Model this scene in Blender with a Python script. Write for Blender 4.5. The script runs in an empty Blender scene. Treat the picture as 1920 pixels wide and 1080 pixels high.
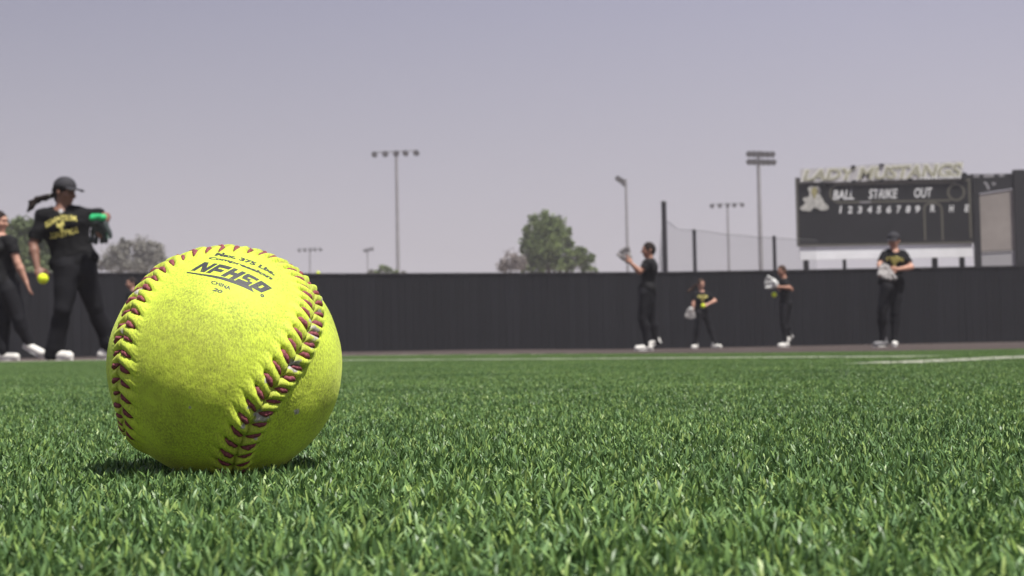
import bpy, bmesh, math, random
import numpy as np
from mathutils import Vector, Matrix
from mathutils.bvhtree import BVHTree
from mathutils import noise as mnoise

random.seed(7)
rng = np.random.default_rng(7)
scene = bpy.context.scene
COL = scene.collection

# ------------------------------------------------------------------ camera
CAM_H = 0.0532
FPX = 2700.0                      # focal length in pixels of a 1920 wide frame
ROLL = math.radians(1.1)
PITCH = math.atan(110 / 2700)
cr, sr, cp, sp = math.cos(ROLL), math.sin(ROLL), math.cos(PITCH), math.sin(PITCH)
cam_data = bpy.data.cameras.new('camera')
cam = bpy.data.objects.new('camera', cam_data)
COL.objects.link(cam)
cam_data.sensor_width = 36.0
cam_data.lens = FPX / 1920 * 36.0
cam_data.clip_start = 0.02
cam_data.clip_end = 3000.0
right = Vector((cr, sr * sp, -sr * cp))
up = Vector((sr, -cr * sp, cr * cp))
fwd = Vector((0, cp, sp))
cam.matrix_world = Matrix(((right.x, up.x, -fwd.x, 0), (right.y, up.y, -fwd.y, 0),
                           (right.z, up.z, -fwd.z, CAM_H), (0, 0, 0, 1)))
cam_data.dof.use_dof = True
cam_data.dof.focus_distance = 0.615
cam_data.dof.aperture_fstop = 31.0
scene.camera = cam

# ------------------------------------------------------------------ light
SUN_DIR = Vector((0.31, -0.31, 1.0)).normalized()       # towards the sun
sun_data = bpy.data.lights.new('sun', 'SUN')
sun_data.energy = 5.0
sun_data.angle = math.radians(0.5)
sun_data.color = (1.0, 0.965, 0.90)
sun = bpy.data.objects.new('sun', sun_data)
COL.objects.link(sun)
sun.rotation_mode = 'QUATERNION'
sun.rotation_quaternion = SUN_DIR.to_track_quat('Z', 'Y')

world = bpy.data.worlds.new('World')
scene.world = world
world.use_nodes = True
wn = world.node_tree
wn.nodes.clear()
w_out = wn.nodes.new('ShaderNodeOutputWorld')
w_bg = wn.nodes.new('ShaderNodeBackground')
w_bg.inputs['Strength'].default_value = 0.1
w_sky = wn.nodes.new('ShaderNodeTexSky')
w_sky.sky_type = 'NISHITA'
w_sky.sun_disc = False
w_sky.sun_elevation = math.asin(SUN_DIR.z)
w_sky.sun_rotation = math.atan2(SUN_DIR.x, SUN_DIR.y)
w_sky.air_density = 1.6
w_sky.dust_density = 4.0
# dusty desert haze laid over the clear sky: pale lavender grey low down, bluer higher up
w_tc = wn.nodes.new('ShaderNodeTexCoord')
w_sep = wn.nodes.new('ShaderNodeSeparateXYZ')
w_ramp = wn.nodes.new('ShaderNodeValToRGB')
e = w_ramp.color_ramp
e.elements[0].position = 0.0; e.elements[0].color = (0.482, 0.447, 0.458, 1)
e.elements[1].position = 1.0; e.elements[1].color = (0.19, 0.22, 0.37, 1)
m1 = e.elements.new(0.10); m1.color = (0.428, 0.402, 0.458, 1)
m2 = e.elements.new(0.24); m2.color = (0.322, 0.310, 0.410, 1)
m3 = e.elements.new(0.5); m3.color = (0.26, 0.26, 0.37, 1)
w_mul = wn.nodes.new('ShaderNodeVectorMath'); w_mul.operation = 'SCALE'
w_mul.inputs['Scale'].default_value = 9.9
w_mix = wn.nodes.new('ShaderNodeMix'); w_mix.data_type = 'RGBA'
w_mix.inputs[0].default_value = 0.9
wn.links.new(w_tc.outputs['Generated'], w_sep.inputs[0])
wn.links.new(w_sep.outputs['Z'], w_ramp.inputs[0])
w_xz = wn.nodes.new('ShaderNodeMath'); w_xz.operation = 'MULTIPLY'      # the dust is a little thinner to the left
wn.links.new(w_sep.outputs['X'], w_xz.inputs[0]); wn.links.new(w_sep.outputs['Z'], w_xz.inputs[1])
w_mr = wn.nodes.new('ShaderNodeMapRange'); w_mr.inputs[1].default_value = -.09; w_mr.inputs[2].default_value = .05
w_mr.inputs[3].default_value = 9.0 * .80; w_mr.inputs[4].default_value = 9.0 * 1.03
wn.links.new(w_xz.outputs[0], w_mr.inputs[0]); wn.links.new(w_mr.outputs[0], w_mul.inputs['Scale'])
wn.links.new(w_ramp.outputs[0], w_mul.inputs[0])
wn.links.new(w_sky.outputs[0], w_mix.inputs[6])
wn.links.new(w_mul.outputs[0], w_mix.inputs[7])
wn.links.new(w_mix.outputs[2], w_bg.inputs['Color'])
wn.links.new(w_bg.outputs[0], w_out.inputs[0])

scene.view_settings.view_transform = 'Standard'
scene.view_settings.look = 'None'
scene.view_settings.exposure = 0.42
scene.view_settings.gamma = 1.0
scene.view_settings.use_curve_mapping = False

# ------------------------------------------------------------------ helpers
def pray(px, py):
    a = (px - 960) / FPX; b = (540 - py) / FPX
    return right * a + up * b + fwd

def at(px, py, d):
    """the place seen at a pixel of the 1920x1080 photograph, d metres ahead (along +Y)"""
    r = pray(px, py)
    return Vector((0, 0, CAM_H)) + r * (d / r.y)

def sm(t):
    t = max(0.0, min(1.0, t)); return t * t * (3 - 2 * t)

def gz(x, y):
    """height of the playing surface: it falls away a little to the right for drainage"""
    return -0.060 * sm((x + 1.5) / 5) * sm((y - 4) / 9) + 0.012 * sm((-x - 1) / 4) * sm((y - 8) / 6)

def tag(o, label=None, cat=None, group=None, kind=None):
    if label: o['label'] = label
    if cat: o['category'] = cat
    if group: o['group'] = group
    if kind: o['kind'] = kind
    return o

def empty(name, loc):
    o = bpy.data.objects.new(name, None)
    o.empty_display_size = 0.1
    o.location = loc
    COL.objects.link(o)
    return o

def link(name, me, parent=None, mats=None, world=True):
    """link a mesh whose vertices are in world space; under a parent it is moved into the parent's frame"""
    o = bpy.data.objects.new(name, me)
    COL.objects.link(o)
    if mats is not None:
        for m in (mats if isinstance(mats, (list, tuple)) else [mats]):
            me.materials.append(m)
    if parent is not None:
        o.parent = parent
        if world:
            o.matrix_parent_inverse = (Matrix.Translation(wloc(parent))).inverted()
    return o

def wloc(o):
    v = Vector((0, 0, 0))
    while o is not None:
        if o.type == 'EMPTY': v += o.location
        o = o.parent
    return v

def mesh(name, verts, faces, smooth=False):
    me = bpy.data.meshes.new(name)
    me.from_pydata([tuple(v) for v in verts], [], faces)
    if smooth:
        me.polygons.foreach_set('use_smooth', [True] * len(me.polygons))
    me.update()
    return me

def np_mesh(name, V, T, smooth=True):
    """fast mesh from numpy arrays, faces all with the same number of corners"""
    me = bpy.data.meshes.new(name)
    V = np.asarray(V, dtype=np.float32); T = np.asarray(T, dtype=np.int32)
    k = T.shape[1]
    me.vertices.add(len(V)); me.vertices.foreach_set('co', V.ravel())
    me.loops.add(T.size); me.loops.foreach_set('vertex_index', T.ravel())
    me.polygons.add(len(T))
    me.polygons.foreach_set('loop_start', np.arange(0, T.size, k, dtype=np.int32))
    if smooth: me.polygons.foreach_set('use_smooth', np.ones(len(T), dtype=bool))
    me.update(calc_edges=True)
    return me

class MB:
    """collects simple shapes into one mesh"""
    def __init__(s): s.v = []; s.f = []
    def box(s, c, d, rot=None, taper=1.0):
        c = Vector(c); n = len(s.v); M = rot or Matrix.Identity(3)
        for z in (-1, 1):
            t = taper if z > 0 else 1.0
            for x, y in ((-1, -1), (1, -1), (1, 1), (-1, 1)):
                s.v.append(c + M @ Vector((x * d[0] / 2 * t, y * d[1] / 2 * t, z * d[2] / 2)))
        s.f += [(n, n+3, n+2, n+1), (n+4, n+5, n+6, n+7), (n, n+1, n+5, n+4), (n+1, n+2, n+6, n+5),
                (n+2, n+3, n+7, n+6), (n+3, n, n+4, n+7)]
        return s
    def tube(s, pts, rad, seg=10, cap=True):
        pts = [Vector(p) for p in pts]
        if not hasattr(rad, '__len__'): rad = [rad] * len(pts)
        n0 = len(s.v)
        t = (pts[1] - pts[0]).normalized()
        ref = Vector((0, 0, 1)) if abs(t.z) < 0.9 else Vector((1, 0, 0))
        a = t.cross(ref).normalized()
        for i, p in enumerate(pts):
            t = (pts[min(i+1, len(pts)-1)] - pts[max(i-1, 0)]).normalized()
            a = (a - t * a.dot(t)).normalized(); b = t.cross(a)
            for k in range(seg):
                w = 2 * math.pi * k / seg
                s.v.append(p + (a * math.cos(w) + b * math.sin(w)) * rad[i])
        for i in range(len(pts) - 1):
            for k in range(seg):
                q = n0 + i * seg; k2 = (k + 1) % seg
                s.f.append((q + k, q + k2, q + seg + k2, q + seg + k))
        if cap:
            s.f.append(tuple(range(n0 + seg - 1, n0 - 1, -1)))
            e0 = n0 + (len(pts) - 1) * seg
            s.f.append(tuple(range(e0, e0 + seg)))
        return s
    def prism(s, poly, y0, y1):
        """polygon of (x, z) given a depth along y"""
        n = len(s.v); m = len(poly)
        for (x, z) in poly: s.v.append(Vector((x, y0, z)))
        for (x, z) in poly: s.v.append(Vector((x, y1, z)))
        s.f.append(tuple(range(n, n + m))); s.f.append(tuple(range(n + 2*m - 1, n + m - 1, -1)))
        for i in range(m):
            j = (i + 1) % m
            s.f.append((n + j, n + i, n + m + i, n + m + j))
        return s
    def move(s, M):
        s.v = [M @ v for v in s.v]; return s
    def build(s, name, mat, parent=None, smooth=False, world=True):
        return link(name, mesh(name, s.v, s.f, smooth), parent, mat, world)

# ------------------------------------------------------------------ materials
def nmat(name):
    m = bpy.data.materials.new(name); m.use_nodes = True
    nt = m.node_tree
    return m, nt, nt.nodes['Principled BSDF']

def node(nt, t, **kw):
    n = nt.nodes.new(t)
    for k, v in kw.items():
        if k in ('operation', 'data_type', 'blend_type', 'attribute_name', 'noise_dimensions', 'feature', 'mode'): setattr(n, k, v)
        else: n.inputs[k].default_value = v
    return n

def simple(name, col, rough=0.7, spec=0.3, metal=0.0, var=0.15, scale=8.0, bump=0.0, bscale=60.0, coord='Object', sheen=0.0, stretch=(1, 1, 1)):
    """a Principled surface with a broken-up colour and fine relief"""
    m, nt, b = nmat(name)
    b.inputs['Roughness'].default_value = rough
    b.inputs['Specular IOR Level'].default_value = spec
    b.inputs['Metallic'].default_value = metal
    if sheen: b.inputs['Sheen Weight'].default_value = sheen
    tc = node(nt, 'ShaderNodeTexCoord')
    mp = node(nt, 'ShaderNodeMapping'); mp.inputs['Scale'].default_value = stretch
    nt.links.new(tc.outputs[coord], mp.inputs[0])
    no = node(nt, 'ShaderNodeTexNoise', Scale=scale, Detail=5.0, Roughness=0.6)
    nt.links.new(mp.outputs[0], no.inputs['Vector'])
    rp = node(nt, 'ShaderNodeValToRGB')
    lo = [c * (1 - var) for c in col]; hi = [min(1, c * (1 + var)) for c in col]
    rp.color_ramp.elements[0].position = 0.3; rp.color_ramp.elements[0].color = (*lo, 1)
    rp.color_ramp.elements[1].position = 0.7; rp.color_ramp.elements[1].color = (*hi, 1)
    nt.links.new(no.outputs[0], rp.inputs[0]); nt.links.new(rp.outputs[0], b.inputs['Base Color'])
    if bump:
        n2 = node(nt, 'ShaderNodeTexNoise', Scale=bscale, Detail=4.0)
        nt.links.new(mp.outputs[0], n2.inputs['Vector'])
        bp = node(nt, 'ShaderNodeBump', Strength=0.6, Distance=bump)
        nt.links.new(n2.outputs[0], bp.inputs['Height']); nt.links.new(bp.outputs[0], b.inputs['Normal'])
    return m
LINE_A = ((-1.4, 7.45), (1.1, 3.78)); LINE_B = ((0.715, 2.825), (2.76, 5.09))

# ------------------------------------------------------------------ lettering outlines, made once
def text_mesh(s, offset=0.0, shear=0.0, spacing=1.0, res=3):
    cu = bpy.data.curves.new('lettering', 'FONT')
    cu.body = s; cu.offset = offset; cu.shear = shear; cu.space_character = spacing; cu.resolution_u = res
    cu.fill_mode = 'FRONT'
    o = bpy.data.objects.new('lettering', cu)
    COL.objects.link(o)
    bpy.context.view_layer.update()
    me = bpy.data.meshes.new_from_object(o.evaluated_get(bpy.context.evaluated_depsgraph_get()))
    bpy.data.objects.remove(o)
    V = np.array([v.co[:2] for v in me.vertices]); F = [tuple(p.vertices) for p in me.polygons]
    bpy.data.meshes.remove(me)
    mn = V.min(0); mx = V.max(0)
    return (V - mn) / (mx - mn).max(), F, ((mx - mn) / (mx - mn).max())

TEXTS = {}
for key, s, off, sh in (('comp', 'Compression', .05, .15), ('lbs', 'Max. 375 Lbs.', .05, .15), ('china', 'CHINA', .035, 0), ('num', '20', .035, .3),
                        ('ball', 'BALL', .018, .2), ('strike', 'STRIKE', .015, .2), ('out', 'OUT', .018, .2),
                        ('lady', 'LADY MUSTANGS', .03, .25), ('ladyw', 'LADY MUSTANGS', .075, .25),
                        ('must', 'MUSTANGS', .03, 0), ('soft', 'SOFTBALL', .03, 0)):
    TEXTS[key] = text_mesh(s, off, sh)
for ch in '123456789RHE':
    TEXTS[ch] = text_mesh(ch, .03, .15)

# ------------------------------------------------------------------ the softball in the foreground
R_BALL = 0.0478
BALL_C = Vector((-0.1192, 0.5982, CAM_H - 0.00520))
CTRL = np.array([[0.604,0.545,-0.581],[0.663,0.617,-0.423],[0.695,0.673,-0.254],[0.694,0.716,-0.081],[0.658,0.748,0.084],[0.588,0.774,0.234],[0.486,0.796,0.36],[0.359,0.816,0.454],[0.212,0.833,0.51],[0.053,0.848,0.527],[-0.107,0.858,0.502],[-0.263,0.859,0.439],[-0.405,0.848,0.342],[-0.528,0.821,0.218],[-0.63,0.773,0.075],[-0.707,0.703,-0.075],[-0.76,0.61,-0.223],[-0.792,0.494,-0.358],[-0.807,0.357,-0.471],[-0.807,0.206,-0.553],[-0.796,0.045,-0.603],[-0.785,-0.118,-0.609],[-0.772,-0.274,-0.573],[-0.751,-0.421,-0.509],[-0.738,-0.543,-0.4],[-0.734,-0.629,-0.257],[-0.73,-0.677,-0.094],[-0.72,-0.69,0.078],[-0.702,-0.666,0.253],[-0.668,-0.612,0.422],[-0.62,-0.53,0.579],[-0.552,-0.428,0.715],[-0.454,-0.324,0.83],[-0.323,-0.236,0.917],[-0.165,-0.179,0.97],[-0.007,-0.14,0.99],[0.137,-0.098,0.986],[0.281,-0.053,0.958],[0.429,-0.039,0.903],[0.564,-0.075,0.822],[0.681,-0.14,0.719],[0.769,-0.229,0.597],[0.81,-0.349,0.472],[0.804,-0.483,0.348],[0.769,-0.602,0.214],[0.707,-0.703,0.075],[0.621,-0.781,-0.067],[0.523,-0.825,-0.213],[0.423,-0.831,-0.361],[0.332,-0.797,-0.504],[0.254,-0.73,-0.635],[0.193,-0.635,-0.748],[0.15,-0.518,-0.842],[0.126,-0.381,-0.916],[0.141,-0.23,-0.963],[0.188,-0.074,-0.979],[0.257,0.077,-0.963],[0.342,0.219,-0.914],[0.435,0.346,-0.831],[0.526,0.455,-0.719]])

def catmull(P, n):
    m = len(P); out = []
    for i in range(m):
        p0, p1, p2, p3 = P[i-1], P[i], P[(i+1) % m], P[(i+2) % m]
        for k in range(n):
            t = k / n
            out.append(.5 * ((2*p1) + (-p0+p2)*t + (2*p0-5*p1+4*p2-p3)*t*t + (-p0+3*p1-3*p2+p3)*t**3))
    out = np.array(out)
    return out / np.linalg.norm(out, axis=1, keepdims=True)

SEAM = catmull(CTRL, 30)
NS = len(SEAM)
_tan = np.roll(SEAM, -1, 0) - np.roll(SEAM, 1, 0)
_tan /= np.linalg.norm(_tan, axis=1, keepdims=True)
_side = np.cross(SEAM, _tan)
_len = np.linalg.norm(np.roll(SEAM, -1, 0) - SEAM, axis=1)
_arc = np.concatenate([[0], np.cumsum(_len)])[:-1]
TOTAL = _len.sum()
N_ST = 88
SUNIT = _arc / TOTAL * N_ST            # position along the seam counted in stitches
W = 0.128                              # half distance between facing stitch holes, radians
SL = 0.50                              # how far a hole lags behind the middle of its chevron

def ball_hit(px, py):
    d = pray(px, py).normalized(); c = BALL_C - Vector((0, 0, CAM_H))
    b = d.dot(c); disc = max(0, b * b - (c.dot(c) - R_BALL ** 2))
    q = d * (b - math.sqrt(disc)) - c
    return q.normalized()

def seam_coords(U):
    """nearest seam position (in stitches) and signed side distance (radians) of unit vectors"""
    s = np.empty(len(U)); q = np.empty(len(U))
    for a in range(0, len(U), 20000):
        u = U[a:a+20000].astype(np.float32)
        i = (u @ SEAM.T.astype(np.float32)).argmax(1)
        uu = U[a:a+20000]
        q[a:a+20000] = np.arcsin(np.clip(np.einsum('ij,ij->i', uu, _side[i]), -1, 1))
        along = np.einsum('ij,ij->i', uu, _tan[i])
        ds = along / TOTAL * N_ST
        d = np.arccos(np.clip(np.einsum('ij,ij->i', uu, SEAM[i]), -1, 1))
        q[a:a+20000] = np.where(np.abs(q[a:a+20000]) * 1.3 < d - .02, np.sign(q[a:a+20000]) * d, q[a:a+20000])
        s[a:a+20000] = SUNIT[i] + np.clip(ds, -1, 1)
    return s, q

_stj = rng.normal(0, .06, (N_ST + 2, 2))       # each stitch sits a little off its place
_pil = rng.uniform(.75, 1.2, (N_ST + 2, 2))    # each puckered pillow has its own height

def leather_height(s, q, inner=True):
    """height in metres of the cover over the sphere"""
    aq = np.abs(q); si = (q > 0).astype(int)
    phi = s + SL * np.minimum(aq / W, 1.6)
    k = np.floor(phi).astype(int) % N_ST
    fr = phi - np.floor(phi)
    rid = np.sin(np.pi * fr) ** 0.9
    ph = _pil[k, si]
    # panel side (q < 0) puckers run further than the other side
    reach = np.where(q < 0, W * 2.0, W * 1.35)
    env = np.clip((reach - aq) / (reach - W * .8), 0, 1); env = env * env * (3 - 2 * env)
    rise = np.clip(aq / (W * .13), 0, 1); rise = np.sqrt(rise * (2 - rise))
    groove_fade = np.clip((W * 1.15 - aq) / (W * .25), 0, 1)
    h = 0.00155 * rid * env * rise * ph
    h += 0.00040 * np.exp(-(aq / (W * 1.1)) ** 4) * rise
    h -= 0.0005 * np.exp(-(aq / 0.008) ** 2)
    h -= 0.0006 * (1 - rid) * groove_fade * rise
    hole = np.exp(-((aq - W * 1.02) / .013) ** 2 - ((np.minimum(fr, 1 - fr)) / .13) ** 2)
    h -= 0.0011 * hole
    return h

def wob(U):
    """slow dents and bulges of a worn ball"""
    a = (np.sin(U[:, 0] * 5.1 + 1) * np.sin(U[:, 1] * 4.3 + 2) * np.sin(U[:, 2] * 6.1 + .5))
    b = (np.sin(U[:, 0] * 13 + U[:, 1] * 7 + 1.3) * np.sin(U[:, 2] * 15 - U[:, 0] * 6))
    return a * 0.00028 + b * 0.00009

bm = bmesh.new()
bmesh.ops.create_icosphere(bm, subdivisions=8, radius=1.0)
U = np.array([v.co[:] for v in bm.verts]); T = np.array([[v.index for v in f.verts] for f in bm.faces])
bm.free()
U /= np.linalg.norm(U, axis=1, keepdims=True)
s_, q_ = seam_coords(U)
hgt = leather_height(s_, q_) + wob(U)
# fine skin creases radiating from the stitch holes
cre = np.sin(s_ * 2 * np.pi * 3.1 + 9 * np.sin(q_ * 21)) * np.exp(-((np.abs(q_) - W * 1.35) / .07) ** 2)
hgt += 0.00007 * cre
Vb = U * (R_BALL + hgt)[:, None] + np.array(BALL_C)
me = np_mesh('leather_cover', Vb, T)
# grey scuffs where the optic yellow dye has been knocked off (photo spots, metres on the ball)
scuff = np.zeros(len(U))
for (zx, zy, zr) in ((953, 440, 30), (866, 576, 28), (724, 795, 30), (942, 490, 16), (752, 640, 16), (884, 778, 15), (716, 694, 10),
                     (672, 752, 9), (932, 385, 14), (130, 428, 11), (118, 566, 10), (412, 760, 6), (985, 300, 18), (700, 880, 12), (975, 345, 14),
                     (210, 245, 16), (190, 262, 10), (645, 830, 10)):
    c = np.array(ball_hit(180 + zx / 2.348, 440 + zy / 2.348)); rr = zr / 2.348 / 223.5
    d = np.arccos(np.clip(U @ c, -1, 1))
    wv = 1 + .35 * np.sin(U[:, 0] * 90 + zx) * np.sin(U[:, 2] * 110 + zy)
    scuff = np.maximum(scuff, np.clip((rr * wv - d) / (rr * .35) + .4, 0, 1))
at_s = me.attributes.new('scuff', 'FLOAT', 'POINT'); at_s.data.foreach_set('value', scuff.astype(np.float32))
grime_shade = np.exp(-((np.abs(q_)) / (W * .35)) ** 2) * .7
# shade put into the colour, mixed with mottled dirt: darker left and lower face
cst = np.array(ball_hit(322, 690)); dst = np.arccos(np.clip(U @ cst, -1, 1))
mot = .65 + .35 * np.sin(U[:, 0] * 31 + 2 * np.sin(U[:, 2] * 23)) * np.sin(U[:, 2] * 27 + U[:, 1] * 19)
grime_shade = np.maximum(grime_shade, .52 * mot * np.exp(-(dst / .58) ** 4))
at_g = me.attributes.new('grime_shade', 'FLOAT', 'POINT'); at_g.data.foreach_set('value', grime_shade.astype(np.float32))

M_leather, nt, b = nmat('optic_yellow_leather')
tc = node(nt, 'ShaderNodeTexCoord')
mp = node(nt, 'ShaderNodeMapping'); mp.inputs['Scale'].default_value = (1.0, 1.0, .45)
nt.links.new(tc.outputs['Object'], mp.inputs[0])
fib = node(nt, 'ShaderNodeTexNoise', Scale=1500.0, Detail=5.0, Roughness=.7)
nt.links.new(mp.outputs[0], fib.inputs['Vector'])
big = node(nt, 'ShaderNodeTexNoise', Scale=38.0, Detail=5.0, Roughness=.65)
nt.links.new(tc.outputs['Object'], big.inputs['Vector'])
r1 = node(nt, 'ShaderNodeValToRGB')
r1.color_ramp.elements[0].position = .34; r1.color_ramp.elements[0].color = (.20, .22, .045, 1)
r1.color_ramp.elements[1].position = .56; r1.color_ramp.elements[1].color = (.655, .80, .075, 1)
ad = node(nt, 'ShaderNodeMath', operation='MULTIPLY_ADD'); ad.inputs[1].default_value = .36; 
nt.links.new(big.outputs[0], ad.inputs[0])
ml = node(nt, 'ShaderNodeMath', operation='MULTIPLY'); ml.inputs[1].default_value = .64
nt.links.new(fib.outputs[0], ml.inputs[0]); nt.links.new(ml.outputs[0], ad.inputs[2])
nt.links.new(ad.outputs[0], r1.inputs[0])
ga = node(nt, 'ShaderNodeAttribute', attribute_name='grime_shade')
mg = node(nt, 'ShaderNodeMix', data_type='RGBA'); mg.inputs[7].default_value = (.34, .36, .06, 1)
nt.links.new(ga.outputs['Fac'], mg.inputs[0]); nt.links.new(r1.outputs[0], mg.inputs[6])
sa = node(nt, 'ShaderNodeAttribute', attribute_name='scuff')
n3 = node(nt, 'ShaderNodeTexNoise', Scale=900.0, Detail=4.0); nt.links.new(tc.outputs['Object'], n3.inputs['Vector'])
r3 = node(nt, 'ShaderNodeValToRGB')
r3.color_ramp.elements[0].position = .35; r3.color_ramp.elements[0].color = (.26, .24, .21, 1)
r3.color_ramp.elements[1].position = .65; r3.color_ramp.elements[1].color = (.50, .46, .44, 1)
nt.links.new(n3.outputs[0], r3.inputs[0])
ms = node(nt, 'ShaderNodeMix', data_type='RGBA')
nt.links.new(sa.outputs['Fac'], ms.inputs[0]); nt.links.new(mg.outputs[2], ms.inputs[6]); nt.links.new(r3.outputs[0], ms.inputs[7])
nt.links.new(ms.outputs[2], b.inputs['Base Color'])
b.inputs['Roughness'].default_value = .62; b.inputs['Specular IOR Level'].default_value = .25
b.inputs['Sheen Weight'].default_value = .25; b.inputs['Sheen Tint'].default_value = (.9, 1, .3, 1)
bp = node(nt, 'ShaderNodeBump', Strength=.75, Distance=.00022)
nt.links.new(fib.outputs[0], bp.inputs['Height'])
bp2 = node(nt, 'ShaderNodeBump', Strength=.5, Distance=.0006)
n4 = node(nt, 'ShaderNodeTexNoise', Scale=260.0, Detail=3.0); nt.links.new(tc.outputs['Object'], n4.inputs['Vector'])
nt.links.new(n4.outputs[0], bp2.inputs['Height']); nt.links.new(bp.outputs[0], bp2.inputs['Normal'])
nt.links.new(bp2.outputs[0], b.inputs['Normal'])

softball = empty('softball', (BALL_C.x, BALL_C.y, BALL_C.z - R_BALL))
tag(softball, 'big scuffed optic yellow softball with dull red stitching resting on the turf in the foreground', 'softball')
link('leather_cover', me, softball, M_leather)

# the raised thread stitches, one object each, two per chevron
M_thread = simple('faded_red_thread', (.25, .072, .088), rough=.8, spec=.2, var=.45, scale=900, bump=.0003, bscale=2500)
SEG = 14; RING = 9
LST = W * 1.0 * R_BALL
tv = []; tf = []
for i in range(SEG + 1):
    t = i / SEG
    rad = 0.00098 * (math.sin(math.pi * min(1, max(0, t * .94 + .03))) ** .38)
    zc = 0.00135 * math.sin(math.pi * t) ** .6 - 0.00045
    for k in range(RING):
        w = 2 * math.pi * k / RING
        rr = rad * (1 + .16 * math.cos(2 * (w - t * 7.0)))
        tv.append((t * LST, math.cos(w) * rr, zc + math.sin(w) * rr * .85))
for i in range(SEG):
    for k in range(RING):
        a = i * RING + k; c = i * RING + (k + 1) % RING
        tf.append((a, c, c + RING, a + RING))
tf.append(tuple(range(RING - 1, -1, -1))); tf.append(tuple(range(SEG * RING, (SEG + 1) * RING)))
stitch_meshes = []
for v in range(3):
    pv = [(x, y + .00014 * math.sin(x * 900 + v * 2), z) for x, y, z in tv]
    m_ = mesh('stitch', pv, tf, True); m_.materials.append(M_thread); stitch_meshes.append(m_)

def seam_point(s, q):
    s = s % N_ST
    i = int(np.searchsorted(SUNIT, s)) % NS
    j = (i - 1) % NS
    s0, s1 = SUNIT[j], SUNIT[i] if i else N_ST
    t = (s - s0) / max(1e-9, s1 - s0)
    p = SEAM[j] * (1 - t) + SEAM[i] * t; sd = _side[j] * (1 - t) + _side[i] * t
    p /= np.linalg.norm(p); sd -= p * sd.dot(p); sd /= np.linalg.norm(sd)
    return Vector(p * math.cos(q) + sd * math.sin(q))

for k in range(N_ST):
    for side in (-1, 1):
        j = _stj[k, (side + 1) // 2]
        hole = seam_point(k - SL + j * .3, side * W * 1.02)
        mid = seam_point(k - .03 + j, side * .012)
        n = (hole + mid).normalized()
        x = (mid - hole); L = x.length; x = (x - n * x.dot(n)).normalized()
        y = n.cross(x)
        o = bpy.data.objects.new('stitch', stitch_meshes[k % 3])
        COL.objects.link(o); o.parent = softball
        sc = L * R_BALL / LST
        base = hole * (R_BALL + .00015) + (n * (1 - hole.dot(n))) * R_BALL
        loc = base + Vector((0, 0, R_BALL))
        wf = 1.0 + .18 * math.sin(k * 2.3 + side)
        M = Matrix((x * sc, y * wf, n * wf)).transposed().to_4x4(); M.translation = loc
        o.matrix_local = M

# print: worn black lettering stamped on the leather
M_ink, nt, b = nmat('worn_black_ink')
b.inputs['Base Color'].default_value = (.035, .035, .04, 1); b.inputs['Roughness'].default_value = .6
tc = node(nt, 'ShaderNodeTexCoord')
n1 = node(nt, 'ShaderNodeTexNoise', Scale=1300.0, Detail=4.0, Roughness=.7); nt.links.new(tc.outputs['Object'], n1.inputs['Vector'])
rp = node(nt, 'ShaderNodeValToRGB'); rp.color_ramp.elements[0].position = .22; rp.color_ramp.elements[1].position = .42
nt.links.new(n1.outputs[0], rp.inputs[0])
tr = node(nt, 'ShaderNodeBsdfTransparent'); mx = node(nt, 'ShaderNodeMixShader')
nt.links.new(rp.outputs[0], mx.inputs[0]); nt.links.new(tr.outputs[0], mx.inputs[1]); nt.links.new(b.outputs[0], mx.inputs[2])
nt.links.new(mx.outputs[0], nt.nodes['Material Output'].inputs[0])

def q3(p, t):   # quadratic through three points at t = 0, .5, 1
    (a, m, c) = [np.array(v, float) for v in p]
    return a * (1-t) * (1-2*t) + m * 4 * t * (1-t) + c * t * (2*t-1)

def stamp(name, V, F, base, top, lift):
    out = []
    for (u, v) in V:
        z = q3(base, u) * (1 - v) + q3(top, u) * v
        d = ball_hit(330 + z[0] / 8.348, 450 + z[1] / 8.348)
        dn = np.array([d[:]]); hh = float(wob(dn)[0])
        s1, q1 = seam_coords(dn); hh += float(leather_height(s1, q1)[0])
        out.append(BALL_C + d * (R_BALL + hh + lift))
    return link(name, mesh(name, out, F), softball, M_ink)

def norm_text(key):
    V, F, sz = TEXTS[key]
    return V / sz, F

def grid_rects(rects, nx=6, ny=6):
    V = []; F = []
    for poly in rects:      # four corners, counter-clockwise
        a, b_, c, d = [np.array(p, float) for p in poly]; n = len(V)
        for j in range(ny + 1):
            for i in range(nx + 1):
                u, v = i / nx, j / ny
                V.append(tuple((a*(1-u)+b_*u)*(1-v) + (d*(1-u)+c*u)*v))
        for j in range(ny):
            for i in range(nx):
                k = n + j * (nx + 1) + i
                F.append((k, k+1, k+nx+2, k+nx+1))
    return V, F

def rect(x0, y0, x1, y1): return ((x0, y0), (x1, y0), (x1, y1), (x0, y1))
LET = {
 'N': [rect(0, 0, .30, 1), ((.30, .54), (.70, 0), (.70, .46), (.30, 1)), rect(.70, 0, 1, 1)],
 'F': [rect(0, 0, .32, 1), rect(.32, .70, 1, 1), rect(.32, .28, .86, .56)],
 'H': [rect(0, 0, .35, 1), rect(.35, .34, .65, .66), rect(.65, 0, 1, 1)],
 'S': [rect(.02, 0, 1, .28), rect(.66, .28, 1, .44), rect(.08, .40, .68, .62), rect(.0, .56, .34, .76), rect(.0, .76, .98, 1), ],
 'O': [rect(0, 0, .40, 1), rect(.40, 0, .60, .32), rect(.40, .70, .60, 1), rect(.60, 0, 1, 1)],
}
base = [(220, 478), (800, 598), (1350, 832)]; top = [(440, 345), (1010, 478), (1520, 765)]
for i, ch in enumerate('NFHSO'):
    V, F = grid_rects([[((i + .04 + x * .90) / 5, y) for x, y in r] for r in LET[ch]])
    stamp('letter', V, F, base, top, .00006 + .00001 * (i % 2))
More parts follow.
